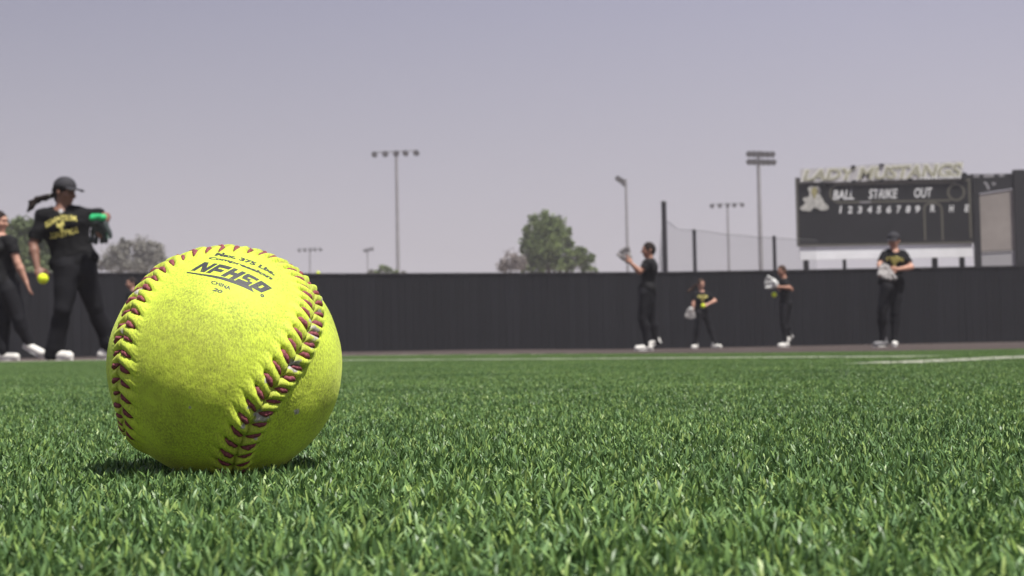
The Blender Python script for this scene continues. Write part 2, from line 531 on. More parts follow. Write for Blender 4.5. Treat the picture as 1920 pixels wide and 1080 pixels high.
V, F = grid_rects([rect(0, 0, .5, 1), rect(.5, 0, 1, 1)], 14, 2)
stamp('underline', V, F, [(168, 518), (750, 640), (1215, 822)], [(166, 499), (800, 606), (1180, 742)], .00005)
V, F = norm_text('comp'); stamp('lettering', V, F, [(500, 308), (960, 402), (1488, 637)], [(522, 262), (985, 352), (1530, 590)], .00006)
V, F = norm_text('lbs'); stamp('lettering', V, F, [(598, 243), (1075, 345), (1540, 560)], [(622, 203), (1100, 293), (1566, 515)], .00006)
V, F = norm_text('china'); stamp('lettering', V, F, [(545, 690), (700, 738), (850, 792)], [(560, 638), (720, 680), (862, 735)], .00006)
V, F = norm_text('num'); stamp('lettering', V, F, [(565, 800), (640, 822), (720, 850)], [(585, 752), (660, 770), (735, 800)], .00006)
V = []; F = []
for k in range(16):
    w = 2 * math.pi * k / 16
    V += [(.5 + .5 * math.cos(w), .5 + .5 * math.sin(w)), (.5 + .18 * math.cos(w), .5 + .18 * math.sin(w))]
    F.append((2*k, (2*k+2) % 32, (2*k+3) % 32, 2*k+1))
stamp('registered_mark', V, F, [(1318, 890), (1350, 896), (1382, 902)], [(1318, 838), (1350, 845), (1382, 852)], .00006)

# loose leather fibres standing off the worn cover
M_fuzz = simple('yellow_leather_fibre', (.62, .72, .05), rough=.8, var=.25, scale=400)
fv = []; ff = []
for i in range(5200):
    d = Vector(rng.normal(size=3)).normalized()
    if d.z < -.75: continue
    dn = np.array([d[:]])
    s1, q1 = seam_coords(dn); hh = float(leather_height(s1, q1)[0] + wob(dn)[0])
    p = BALL_C + d * (R_BALL + hh - .00005)
    t = d.orthogonal().normalized(); t.rotate(Matrix.Rotation(rng.uniform(0, 6.28), 3, d))
    L = rng.uniform(.0004, .0011) if rng.random() > .004 else rng.uniform(.003, .006)
    sd = t.cross(d) * .00004; n = len(fv)
    q1_ = p + t * L * .55 + d * L * .30; q2_ = p + t * L + d * L * rng.uniform(.1, .6)
    fv += [p - sd, p + sd, q1_ + sd * .8, q1_ - sd * .8, q2_]
    ff += [(n, n+1, n+2, n+3), (n+3, n+2, n+4)]
o = link('leather_fuzz', mesh('leather_fuzz', fv, ff), softball, M_fuzz); o['kind'] = 'stuff'

# ------------------------------------------------------------------ ground
def sheet(name, x0, x1, ys, dz, mat, nx=60, front=None, back=None):
    V = []; F = []; ny = len(ys)
    for j, y in enumerate(ys):
        for i in range(nx + 1):
            x = x0 + (x1 - x0) * i / nx
            yy = y
            if front is not None and j == 0: yy = front(x)
            if back is not None and j == ny - 1: yy = back(x)
            V.append((x, yy, gz(x, yy) + dz))
    for j in range(ny - 1):
        for i in range(nx):
            k = j * (nx + 1) + i
            F.append((k, k + 1, k + nx + 2, k + nx + 1))
    o = link(name, mesh(name, V, F, True), None, mat)
    o['kind'] = 'structure'
    return o

def edge_y(x): return 11.3 + .012 * x * abs(x) * .3 - .02 * x     # where the turf stops

M_ground = simple('dry_ground', (.20, .165, .125), rough=.95, var=.2, scale=.3, coord='Object')
M_dirt = simple('brown_infield_dirt', (.066, .052, .047), rough=.95, spec=.1, var=.35, scale=1.2, bump=.01, bscale=14, coord='Object', stretch=(1, 3, 1))
M_kerb = simple('dusty_concrete_edging', (.27, .235, .20), rough=.9, var=.28, scale=2.2)
M_sub = simple('turf_backing', (.016, .035, .014), rough=.95, spec=.1, var=.3, scale=60)
sheet('ground', -500, 500, [-200, 500], -.30, M_ground, 4)
sheet('dirt_track', -45, 45, [10.5, 11.5, 13, 14, 16, 18, 20, 23, 26, 30, 34, 38, 42, 46, 60], -.004, M_dirt, 90)
sheet('turf_base', -45, 45, [-12, -6, 0, 3, 6, 8, 9, 10, 10.7, 11.3], .0015, M_sub, 90, back=edge_y)
sheet('edging_strip', -45, 45, [13, 13.2], .006, M_kerb, 90, front=lambda x: edge_y(x) + .02, back=lambda x: edge_y(x) + .75)

# artificial turf: tufted patches of blades repeated over the field by geometry nodes (one uncountable mass)
def blade_patch(size, n, seed, zs=1.0, wide=1.0):
    r = np.random.default_rng(seed)
    x = r.uniform(-size/2, size/2, n); y = r.uniform(-size/2, size/2, n)
    # tufts: blades spring from rows of stitches
    tx = np.round(x / .006) * .006 + r.normal(0, .0013, n); ty = np.round(y / .005) * .005 + r.normal(0, .0012, n)
    x = tx; y = ty
    az = r.uniform(0, 2*np.pi, n)
    lean = np.abs(r.normal(0, .58, n)) + .10
    L = r.uniform(.0042, .0082, n) * zs
    w = r.uniform(.0009, .0015, n) * .36 * wide
    face = r.uniform(0, 2*np.pi, n)
    V = np.zeros((n, 7, 3)); 
    sx, sy = np.cos(face), np.sin(face)
    for k, (t, wd) in enumerate(((0, .75), (.42, 1.0), (.78, .85))):
        ang = lean * (0.35 + 1.15 * t)
        px_ = x + np.cos(az) * np.sin(ang) * L * t; py_ = y + np.sin(az) * np.sin(ang) * L * t
        pz_ = np.cos(ang) * L * t
        V[:, 2*k, 0] = px_ - sx * w * wd; V[:, 2*k, 1] = py_ - sy * w * wd; V[:, 2*k, 2] = pz_
        V[:, 2*k+1, 0] = px_ + sx * w * wd; V[:, 2*k+1, 1] = py_ + sy * w * wd; V[:, 2*k+1, 2] = pz_
    ang = lean * 1.5
    V[:, 6, 0] = x + np.cos(az) * np.sin(ang) * L; V[:, 6, 1] = y + np.sin(az) * np.sin(ang) * L; V[:, 6, 2] = np.cos(ang) * L
    # fold each blade a little along its middle by lifting one side
    T = []
    b0 = np.arange(n) * 7
    for a, b_, c in ((0, 1, 3), (0, 3, 2), (2, 3, 5), (2, 5, 4), (4, 5, 6)):
        T.append(np.stack([b0 + a, b0 + b_, b0 + c], 1))
    T = np.concatenate(T)
    tint = np.repeat(r.random(n), 7)
    return V.reshape(-1, 3), T, tint

PS = 0.25
allV = []; allT = []; allt = []; allg = []; off = 0
for g_ in range(1, 5):
    V, T, ti = blade_patch(PS + .01, 21000, 100 + g_)
    allV.append(V); allT.append(T + off); allt.append(ti); allg.append(np.full(len(V), g_)); off += len(V)
pts = []
y = -1.25
while y < 13.2:
    half = 3.0 + y * .55 if y > 0 else 3.0
    x = -math.ceil(half / PS) * PS
    while x < half:
        if y + PS / 2 < edge_y(x): pts.append((x, y, gz(x, y) + .0015))
        x += PS
    y += PS
pts = np.array(pts)
allV.append(pts); allt.append(np.zeros(len(pts))); allg.append(np.zeros(len(pts)))
V = np.concatenate(allV); T = np.concatenate(allT)
gme = np_mesh('turf_grass', V, T, True)
a_ = gme.attributes.new('tint', 'FLOAT', 'POINT'); a_.data.foreach_set('value', np.concatenate(allt).astype(np.float32))
a_ = gme.attributes.new('grp', 'INT', 'POINT'); a_.data.foreach_set('value', np.concatenate(allg).astype(np.int32))
rz = np.zeros(len(V)); rz[-len(pts):] = rng.integers(0, 4, len(pts)) * (math.pi / 2)
a_ = gme.attributes.new('rotz', 'FLOAT', 'POINT'); a_.data.foreach_set('value', rz.astype(np.float32))
pk = np.zeros(len(V)); pk[-len(pts):] = rng.integers(0, 4, len(pts))
a_ = gme.attributes.new('pick', 'INT', 'POINT'); a_.data.foreach_set('value', pk.astype(np.int32))

M_grass, nt, b = nmat('artificial_grass_blade')
ga = node(nt, 'ShaderNodeAttribute', attribute_name='tint')
rp = node(nt, 'ShaderNodeValToRGB')
els = rp.color_ramp.elements
els[0].position = 0; els[0].color = (.055, .100, .030, 1)
els[1].position = 1; els[1].color = (.36, .46, .15, 1)
for p_, c_ in ((.28, (.095, .180, .064, 1)), (.5, (.165, .275, .070, 1)), (.68, (.175, .300, .130, 1)), (.88, (.260, .385, .095, 1))):
    n_ = els.new(p_); n_.color = c_
nt.links.new(ga.outputs['Fac'], rp.inputs[0])
geo = node(nt, 'ShaderNodeNewGeometry')
# broad tone changes over the field
nz = node(nt, 'ShaderNodeTexNoise', Scale=3.5, Detail=4.0); nt.links.new(geo.outputs['Position'], nz.inputs['Vector'])
r2 = node(nt, 'ShaderNodeValToRGB'); r2.color_ramp.elements[0].position = .3; r2.color_ramp.elements[0].color = (.64, .69, .69, 1)
r2.color_ramp.elements[1].position = .7; r2.color_ramp.elements[1].color = (1.10, 1.08, 1.02, 1)
nt.links.new(nz.outputs[0], r2.inputs[0])
mu = node(nt, 'ShaderNodeMix', data_type='RGBA', blend_type='MULTIPLY'); mu.inputs[0].default_value = 1
nt.links.new(rp.outputs[0], mu.inputs[6]); nt.links.new(r2.outputs[0], mu.inputs[7])
# white field lines: the blades themselves are dyed where the line runs
sp_ = node(nt, 'ShaderNodeSeparateXYZ'); nt.links.new(geo.outputs['Position'], sp_.inputs[0])
def line_mask(p, q_, width, soft):
    p = Vector(p); q_ = Vector(q_); d = (q_ - p); L = d.length; d /= L
    def lin(a, b_, c):   # a*x + b*y + c
        m1 = node(nt, 'ShaderNodeMath', operation='MULTIPLY_ADD'); m1.inputs[1].default_value = a; m1.inputs[2].default_value = c
        nt.links.new(sp_.outputs[0], m1.inputs[0])
        m2 = node(nt, 'ShaderNodeMath', operation='MULTIPLY_ADD'); m2.inputs[1].default_value = b_
        nt.links.new(sp_.outputs[1], m2.inputs[0]); nt.links.new(m1.outputs[0], m2.inputs[2])
        return m2.outputs[0]
    def step(sock, e0, e1):
        mr = node(nt, 'ShaderNodeMapRange'); mr.inputs[1].default_value = e0; mr.inputs[2].default_value = e1
        mr.inputs[3].default_value = 0; mr.inputs[4].default_value = 1; nt.links.new(sock, mr.inputs[0]); return mr.outputs[0]
    al = lin(d.x, d.y, -(d.x * p.x + d.y * p.y)); ac = lin(-d.y, d.x, d.y * p.x - d.x * p.y)
    ab = node(nt, 'ShaderNodeMath', operation='ABSOLUTE'); nt.links.new(ac, ab.inputs[0])
    r = step(ab.outputs[0], width / 2 + soft, width / 2 - soft * .3)
    for s_ in (step(al, 0, .02), step(al, L, L - .02)):
        m = node(nt, 'ShaderNodeMath', operation='MULTIPLY'); nt.links.new(r, m.inputs[0]); nt.links.new(s_, m.inputs[1]); r = m.outputs[0]
    return r
wear = node(nt, 'ShaderNodeTexNoise', Scale=6.0, Detail=5.0, Roughness=.7); nt.links.new(geo.outputs['Position'], wear.inputs['Vector'])
wr = node(nt, 'ShaderNodeMapRange'); wr.inputs[1].default_value = .30; wr.inputs[2].default_value = .52
nt.links.new(wear.outputs[0], wr.inputs[0])
k1 = line_mask(LINE_A[0], LINE_A[1], .15, .04)
k2 = line_mask(LINE_B[0], LINE_B[1], .15, .02)
f1 = node(nt, 'ShaderNodeMath', operation='MULTIPLY'); nt.links.new(k1, f1.inputs[0]); nt.links.new(wr.outputs[0], f1.inputs[1])
f1b = node(nt, 'ShaderNodeMath', operation='MULTIPLY'); nt.links.new(f1.outputs[0], f1b.inputs[0]); f1b.inputs[1].default_value = .8
w2 = node(nt, 'ShaderNodeTexNoise', Scale=38.0, Detail=4.0, Roughness=.7); nt.links.new(geo.outputs['Position'], w2.inputs['Vector'])
w3 = node(nt, 'ShaderNodeMapRange'); w3.inputs[1].default_value = .42; w3.inputs[2].default_value = .52; w3.inputs[3].default_value = .05; nt.links.new(w2.outputs[0], w3.inputs[0])
f2b = node(nt, 'ShaderNodeMath', operation='MULTIPLY'); nt.links.new(k2, f2b.inputs[0]); nt.links.new(w3.outputs[0], f2b.inputs[1])
f2 = node(nt, 'ShaderNodeMath', operation='MAXIMUM'); nt.links.new(f1b.outputs[0], f2.inputs[0]); nt.links.new(f2b.outputs[0], f2.inputs[1])
wh = node(nt, 'ShaderNodeMix', data_type='RGBA'); wh.inputs[7].default_value = (.78, .76, .66, 1)
nt.links.new(f2.outputs[0], wh.inputs[0]); nt.links.new(mu.outputs[2], wh.inputs[6])
nt.links.new(wh.outputs[2], b.inputs['Base Color'])
b.inputs['Roughness'].default_value = .42; b.inputs['Specular IOR Level'].default_value = .34
trl = node(nt, 'ShaderNodeBsdfTranslucent'); nt.links.new(wh.outputs[2], trl.inputs[0])
mx = node(nt, 'ShaderNodeMixShader'); mx.inputs[0].default_value = .14
nt.links.new(b.outputs[0], mx.inputs[1]); nt.links.new(trl.outputs[0], mx.inputs[2]); nt.links.new(mx.outputs[0], nt.nodes['Material Output'].inputs[0])

go = link('turf_grass', gme, None, M_grass); go['kind'] = 'stuff'
ng = bpy.data.node_groups.new('turf_scatter', 'GeometryNodeTree')
ng.interface.new_socket('Geometry', in_out='INPUT', socket_type='NodeSocketGeometry')
ng.interface.new_socket('Geometry', in_out='OUTPUT', socket_type='NodeSocketGeometry')
N = ng.nodes; Lk = ng.links
gi = N.new('NodeGroupInput'); gout = N.new('NodeGroupOutput')
def named(nm, ty):
    n = N.new('GeometryNodeInputNamedAttribute'); n.data_type = ty; n.inputs[0].default_value = nm; return n.outputs[0]
gr = named('grp', 'INT')
cmp_ = N.new('FunctionNodeCompare'); cmp_.data_type = 'INT'; cmp_.operation = 'EQUAL'
Lk.new(gr, cmp_.inputs[2]); cmp_.inputs[3].default_value = 0
se = N.new('GeometryNodeSeparateGeometry'); se.domain = 'POINT'
Lk.new(gi.outputs[0], se.inputs[0]); Lk.new(cmp_.outputs[0], se.inputs[1])
spl = N.new('GeometryNodeSplitToInstances'); spl.domain = 'POINT'
Lk.new(se.outputs[1], spl.inputs['Geometry']); Lk.new(gr, spl.inputs['Group ID'])
iop = N.new('GeometryNodeInstanceOnPoints')
Lk.new(se.outputs[0], iop.inputs['Points']); Lk.new(spl.outputs[0], iop.inputs['Instance'])
iop.inputs['Pick Instance'].default_value = True
Lk.new(named('pick', 'INT'), iop.inputs['Instance Index'])
cx = N.new('ShaderNodeCombineXYZ'); Lk.new(named('rotz', 'FLOAT'), cx.inputs[2])
Lk.new(cx.outputs[0], iop.inputs['Rotation'])
Lk.new(iop.outputs[0], gout.inputs[0])
md = go.modifiers.new('scatter', 'NODES'); md.node_group = ng

# ------------------------------------------------------------------ the outfield wall of dark vertical boards
WALL_Z = 1.80
wp = []
for px, py in ((-260, 509.0), (0, 510), (200, 511), (420, 512.0), (640, 512.5), (900, 511.5), (1250, 509.5), (1500, 505.5), (1920, 497.5), (2200, 493)):
    r_ = pray(px, py); d_ = (WALL_Z - CAM_H) / r_.z
    wp.append(Vector((0, 0, CAM_H)) + r_ * d_)
wp = [Vector((p.x, p.y)) for p in wp]
a0 = wp[0]; a1 = wp[-1]
wp = [a0 + (a0 - wp[1]).normalized() * 3.5] + wp + [a1 + (a1 - wp[-2]).normalized() * 4.5]
wl = [0]
for i in range(1, len(wp)): wl.append(wl[-1] + (wp[i] - wp[i-1]).length)
def wall_pt(s):
    for i in range(1, len(wp)):
        if s <= wl[i] or i == len(wp) - 1:
            t = (s - wl[i-1]) / (wl[i] - wl[i-1]); return wp[i-1].lerp(wp[i], t), (wp[i] - wp[i-1]).normalized()
def wall_y(x):
    for i in range(1, len(wp)):
        if wp[i].x >= x:
            t = (x - wp[i-1].x) / (wp[i].x - wp[i-1].x); return wp[i-1].y + (wp[i].y - wp[i-1].y) * t
    return wp[-1].y
M_board = []
for v in range(4):
    c = (.0098, .0100, .0130)
    k = (1.0, .86, 1.12, .94)[v]
    M_board.append(simple('black_wall_board', tuple(a * k for a in c), rough=.7, spec=.2, var=.2, scale=3.0, bump=.002, bscale=30, stretch=(3, 3, .3)))
mid = wp[len(wp) // 2]
wall = empty('outfield_wall', (mid.x, mid.y, 0))
tag(wall, 'long charcoal black outfield wall of upright boards running across the whole field', 'wall')
PITCH_B = .172
ns = int(wl[-1] / PITCH_B)
bmeshes = []
for v in range(4):
    m_ = MB()
    wbd = PITCH_B - .006; th = .022
    m_.prism([(-wbd/2, -.22), (wbd/2, -.22), (wbd/2, WALL_Z - .045), (-wbd/2, WALL_Z - .045)], -th/2, th/2)
    bmx = mesh('board', m_.v, m_.f); bmx.materials.append(M_board[v]); bmeshes.append(bmx)
print('boards', ns)
for i in range(ns):
    p, d = wall_pt((i + .5) * PITCH_B)
    o = bpy.data.objects.new('board', bmeshes[int(rng.integers(0, 4))]); COL.objects.link(o); o.parent = wall
    nrm = Vector((-d.y, d.x)); j = rng.uniform(-.004, .004)
    o.location = (p.x + nrm.x * j - mid.x, p.y + nrm.y * j - mid.y, rng.uniform(-.003, .003))
    o.rotation_euler = (0, 0, math.atan2(d.y, d.x))
# backing sheet, cap rail, kick board and steel posts behind
M_cap = simple('black_cap_rail', (.018, .017, .019), rough=.5, spec=.4, var=.12, scale=4)
def wall_strip(name, y0, y1, z0, z1, mat):
    V = []; F = []
    for i, p in enumerate(wp):
        d = (wp[min(i+1, len(wp)-1)] - wp[max(i-1, 0)]).normalized(); n_ = Vector((-d.y, d.x))
        for yy, zz in ((y0, z0), (y1, z0), (y1, z1), (y0, z1)):
            V.append((p.x + n_.x * yy, p.y + n_.y * yy, zz))
    for i in range(len(wp) - 1):
        for k in range(4):
            a = i*4 + k; c = i*4 + (k+1) % 4
            F.append((a, c, c+4, a+4))
    F += [(3, 2, 1, 0), tuple(range(len(V)-4, len(V)))]
    return link(name, mesh(name, V, F), wall, mat)
wall_strip('backing', .017, .03, -.2, WALL_Z - .05, M_board[1])
wall_strip('cap_rail', -.03, .06, WALL_Z - .043, WALL_Z, M_cap)
for i in range(int(wl[-1] / 2.4)):
    p, d = wall_pt(i * 2.4 + .6); n_ = Vector((-d.y, d.x))
    MB().box((p.x + n_.x * .09, p.y + n_.y * .09, .78), (.08, .08, 1.9)).build('post', M_cap, wall)

# ------------------------------------------------------------------ netting behind the wall
M_post = simple('dark_netting_pole', (.035, .033, .038), rough=.5, var=.1, scale=3)
def pole_between(name, pt, pb, d, rad, label, cat, group=None):
    T_ = at(pt[0], pt[1], d); z = T_.z
    e = empty(name, (T_.x, T_.y, -.25))
    MB().tube([(T_.x, T_.y, -.25), (T_.x, T_.y, z)], [rad, rad * .9], 12).build('shaft', M_post, e)
    MB().tube([(T_.x, T_.y, z + .002), (T_.x, T_.y, z + .05)], [rad * 1.15, rad * .7], 12).build('cap', M_cap, e)
    tag(e, label, cat, group)
    return T_
ND = 43.0
tops = [pole_between('netting_pole', (1244.5, 380), None, ND, .085, 'tallest dark netting pole, just right of the player catching with raised hands', 'pole'),
        pole_between('netting_pole', (1301.5, 433), None, ND, .062, 'shorter dark netting pole above the pitching girl in front of the wall', 'pole'),
        pole_between('netting_pole', (1451.5, 445), None, ND, .060, 'dark netting pole rising above the head of the girl with the white glove', 'pole')]
M_net, nt, b = nmat('fine_grey_netting')
b.inputs['Base Color'].default_value = (.10, .095, .10, 1); b.inputs['Roughness'].default_value = .8
tr = node(nt, 'ShaderNodeBsdfTransparent'); mx = node(nt, 'ShaderNodeMixShader'); mx.inputs[0].default_value = .16
nt.links.new(tr.outputs[0], mx.inputs[1]); nt.links.new(b.outputs[0], mx.inputs[2]); nt.links.new(mx.outputs[0], nt.nodes['Material Output'].inputs[0])
def net_sheet(cols, d0, nz_=10):
    """cols: (px, py_top, d); a hanging sheet with slight billow"""
    V = []; F = []
    for i, (px, py, d) in enumerate(cols):
        T_ = at(px, py, d)
        for k in range(nz_ + 1):
            t = k / nz_; z = -.15 + (T_.z + .15) * t
            V.append((T_.x, T_.y + .10 * math.sin(i * 1.7) * math.sin(math.pi * t), z))
    for i in range(len(cols) - 1):
        for k in range(nz_):
            a = i * (nz_ + 1) + k; F.append((a, a + nz_ + 1, a + nz_ + 2, a + 1))
    return V, F
net = empty('safety_net', (tops[0].x, tops[0].y, 0))
tag(net, 'fine grey safety net sagging between the dark poles left of the scoreboard', 'net')
cols = [(1247, 412, ND + .2), (1254, 416, ND + .2), (1262, 423, ND + .2), (1272, 430, ND + .25), (1285, 431.5, ND + .25), (1301, 431.5, ND + .2), (1322, 433.5, ND + .2), (1350, 438, ND + .3),
        (1385, 441, ND + .3), (1420, 444.5, ND + .2), (1451, 446, ND + .15), (1480, 448, ND + .15), (1500, 449, ND + .15), (1530, 450, ND + .15)]
V, F = net_sheet(cols, ND)
link('net_panel', mesh('net_panel', V, F, True), net, M_net)
# the part of the net gathered and drawn back behind the tall pole
V = []; F = []
gath = [(1243.5, 411, ND + .3), (1241.5, 428, ND + 1.5), (1239, 446, ND + 3.2), (1236.8, 468, ND + 5.5), (1235.5, 498, ND + 8)]
for lay in range(4):
    n0 = len(V)
    for i, (px, py, d) in enumerate(gath):
        T_ = at(px + lay * 1.4 * (1 - i / 9), py + lay * 2, d + lay * .12)
        for k in range(9):
            t = k / 8; V.append((T_.x + .02 * math.sin(k + lay), T_.y, -.15 + (T_.z + .15) * t))
    for i in range(len(gath) - 1):
        for k in range(8):
            a = n0 + i * 9 + k; F.append((a, a + 9, a + 10, a + 1))
link('gathered_net', mesh('gathered_net', V, F, True), net, M_net)
M_cable = M_post
for cable in ([(p[0], p[1], p[2]) for p in cols], gath):
    MB().tube([at(px, py, d) for px, py, d in cable], .007, 5).build('edge_cable', M_cable, net)

# ------------------------------------------------------------------ floodlight masts
M_galv = simple('weathered_galvanised_steel', (.30, .29, .30), rough=.5, spec=.4, metal=.3, var=.12, scale=2)
M_lamp = simple('dark_floodlight_housing', (.09, .09, .10), rough=.5, var=.15, scale=3)
M_glass = simple('floodlight_lens', (.14, .14, .15), rough=.35, spec=.3, var=.05, scale=3)
def flood_mast(px, py, d, rad, rows, label, tilt=0.0):
    """rows: (py offset in px, half width px, number of lamps, lamp size m)"""
    T_ = at(px, py, d); k = d / FPX
    e = empty('floodlight_mast', (T_.x, T_.y, -.3))
    tag(e, label, 'floodlight mast', 'floodlight masts beyond the wall')
    nseg = 7
    MB().tube([(T_.x, T_.y, -.3 + (T_.z + .3) * i / nseg) for i in range(nseg + 1)], [rad * (1.25 - .45 * i / nseg) for i in range(nseg + 1)], 12).build('shaft', M_galv, e)
    for (dy, x0, x1, n, ls, ty) in rows:
        A = Vector((T_.x + x0 * k, T_.y + ty, T_.z - (dy - (x0 - 0) * .0192) * k - tilt * x0 * k))
        B = Vector((T_.x + x1 * k, T_.y - ty, T_.z - (dy - (x1 - 0) * .0192) * k - tilt * x1 * k))
        MB().box((A + B) / 2, ((B - A).length, .12, .12), rot=Matrix(((B - A).normalized(), Vector((0, 1, 0)), Vector((0, 0, 1)))).transposed()).build('crossarm', M_galv, e)
        for i in range(n):
            P = A.lerp(B, (i + .0) / max(1, n - 1))
            m_ = MB()
            m_.tube([(0, .34 * ls, 0), (0, .18 * ls, 0), (0, -.12 * ls, 0), (0, -.30 * ls, 0)], [.16 * ls, .36 * ls, .50 * ls, .55 * ls], 12)
            m_.box((0, .0, .42 * ls), (.16 * ls, .2 * ls, .22 * ls))
            Rm = Matrix.Rotation(math.radians(28 + 4 * math.sin(i * 5)), 4, 'X'); Rz = Matrix.Rotation(math.radians(-20 + 40 * ((i * 7) % 3) / 2), 4, 'Z')
            Mt = Matrix.Translation(P + Vector((0, -.1, -.32 * ls))) @ Rz @ Rm
            h_ = m_.move(Mt).build('floodlight', M_lamp, e, smooth=False)
            l_ = MB().tube([(0, -.302 * ls, 0), (0, -.33 * ls, 0)], [.48 * ls, .46 * ls], 12).move(Mt)
            lo = link('lens', mesh('lens', l_.v, l_.f), h_, M_glass, world=False)
            lo.matrix_parent_inverse = Matrix.Identity(4)
    return e
flood_mast(743, 284, 150, .19, [(0, -40, 38, 5, .62, 0)], 'tall floodlight mast with five spaced lamps, standing clear in the sky right of the ball')
flood_mast(1173.5, 336, 165, .17, [(0, -18, 2, 4, .62, -3)], 'slim mast with its lamp bar seen end-on above the catching player')
flood_mast(1421.5, 286, 135, .21, [(-1, -17, 25, 6, .56, 0), (14, -17, 27, 6, .56, 0)], 'tallest mast with two stacked rows of lamps, just left of the scoreboard', .06)
flood_mast(1364, 382, 205, .19, [(0, -29, 27, 5, .62, 0)], 'distant mast with five lamps seen through the safety net')
flood_mast(581, 466, 300, .24, [(0, -19, 20, 5, .75, 0)], 'small faint far mast with a wide lamp bar just above the top of the ball')
flood_mast(689, 466, 300, .20, [(0, -6, 10, 3, .75, 2)], 'small faint far mast with a short lamp bar, left of the lone tall mast')

# ------------------------------------------------------------------ trees
def leaf_mat(name, lo, hi):
    m, nt, b = nmat(name)
    a = node(nt, 'ShaderNodeAttribute', attribute_name='tint')
    rp = node(nt, 'ShaderNodeValToRGB'); rp.color_ramp.elements[0].color = (*lo, 1); rp.color_ramp.elements[1].color = (*hi, 1)
    nt.links.new(a.outputs['Fac'], rp.inputs[0]); nt.links.new(rp.outputs[0], b.inputs['Base Color'])
    b.inputs['Roughness'].default_value = .6; b.inputs['Specular IOR Level'].default_value = .25
    t = node(nt, 'ShaderNodeBsdfTranslucent'); nt.links.new(rp.outputs[0], t.inputs[0])
    mx = node(nt, 'ShaderNodeMixShader'); mx.inputs[0].default_value = .16
    nt.links.new(b.outputs[0], mx.inputs[1]); nt.links.new(t.outputs[0], mx.inputs[2]); nt.links.new(mx.outputs[0], nt.nodes['Material Output'].inputs[0])
    return m
M_bark = simple('grey_brown_bark', (.13, .105, .085), rough=.9, var=.3, scale=3, bump=.02, bscale=9, stretch=(1, 1, .3))
M_pine = leaf_mat('olive_green_needles', (.078, .115, .036), (.19, .245, .080))
M_olive = leaf_mat('light_green_foliage', (.085, .120, .045), (.17, .21, .09))
M_grey = leaf_mat('grey_green_foliage', (.17, .165, .145), (.27, .26, .22))
M_dry = leaf_mat('dry_grey_twigs', (.20, .175, .165), (.30, .265, .25))
def tree(name, d, base_px, clumps, n, leaf, mat, label, cat='tree', group=None, wisp=.0, trunk_r=.16, seed=1):
    r = np.random.default_rng(seed); k = d / FPX
    B_ = at(base_px, 600, d); base = Vector((B_.x, B_.y, -.3))
    e = empty(name, base); tag(e, label, cat, group)
    C3 = []
    for (px, py, rx, ry) in clumps:
        c = at(px, py, d) + Vector((0, r.uniform(-.5, .5) * rx * k, 0)); C3.append((c, rx * k, ry * k))
    # trunk and limbs
    topc = max(C3, key=lambda c: c[0].z)[0]
    m_ = MB(); nodes_ = [base.lerp(Vector((topc.x, topc.y, topc.z)), t) + Vector((math.sin(t * 5) * .12, math.cos(t * 4) * .12 - .12, 0)) for t in (0, .25, .5, .75, 1)]
    nodes_[0] = base
    m_.tube(nodes_, [trunk_r, trunk_r * .85, trunk_r * .6, trunk_r * .35, trunk_r * .12], 8).build('trunk', M_bark, e, smooth=True)
    m_ = MB()
    for c, rx, ry in C3:
        t = max(.15, min(.8, (c.z - base.z) / (topc.z - base.z) * .75)); s0 = base.lerp(topc, t)
        m2 = s0.lerp(c, .5) + Vector((0, 0, -.1 * rx))
        m_.tube([s0, m2, c], [trunk_r * .35, trunk_r * .22, trunk_r * .05], 6)
        for q_ in range(4):
            dv = Vector(r.normal(size=3)); dv.z = abs(dv.z) * .7; dv.normalize()
            m_.tube([c.lerp(m2, .4), c + dv * rx * .45, c + dv * rx * .95], [trunk_r * .12, trunk_r * .07, trunk_r * .02], 5)
    m_.build('limbs', M_bark, e, smooth=True)
    # leaves: sub-clumps on each crown mass, each a puff of small leaf faces
    vol = np.array([c[1] * c[2] for c in C3]); cnt = (vol / vol.sum() * n).astype(int)
    P = []; S_ = []; TT = []
    for (c, rx, ry), m in zip(C3, cnt):
        nsub = max(6, int(m / 60))
        dirs = r.normal(size=(nsub, 3)); dirs /= np.linalg.norm(dirs, axis=1, keepdims=True)
        rad = r.uniform(.35, 1.0, nsub) ** .6
        sub = dirs * rad[:, None] * np.array([rx, rx, ry])
        tn = r.uniform(0, 1, nsub)
        idx = r.integers(0, nsub, m)
        sz = rx * .17 * (1 + r.uniform(-.3, .5, nsub))
        p = sub[idx] + r.normal(size=(m, 3)) * sz[idx][:, None] * (1 + wisp)
        P.append(p + np.array(c)); TT.append(np.clip(tn[idx] * .7 + r.uniform(-.05, .35, m), 0, 1))
    P = np.concatenate(P); TT = np.concatenate(TT); m = len(P)
    u = r.normal(size=(m, 3)); u /= np.linalg.norm(u, axis=1, keepdims=True)
    v = np.cross(u, r.normal(size=(m, 3))); v /= np.linalg.norm(v, axis=1, keepdims=True)
    L = leaf * r.uniform(.6, 1.4, m)[:, None]
    V = np.stack([P - u * L, P + v * L * .42, P + u * L, P - v * L * .42], 1).reshape(-1, 3)
    T = np.arange(4 * m).reshape(-1, 4)
    me = np_mesh('crown', V, T, False)
    a_ = me.attributes.new('tint', 'FLOAT', 'POINT'); a_.data.foreach_set('value', np.repeat(TT, 4).astype(np.float32))
    o = link('crown', me, e, mat)
    return e
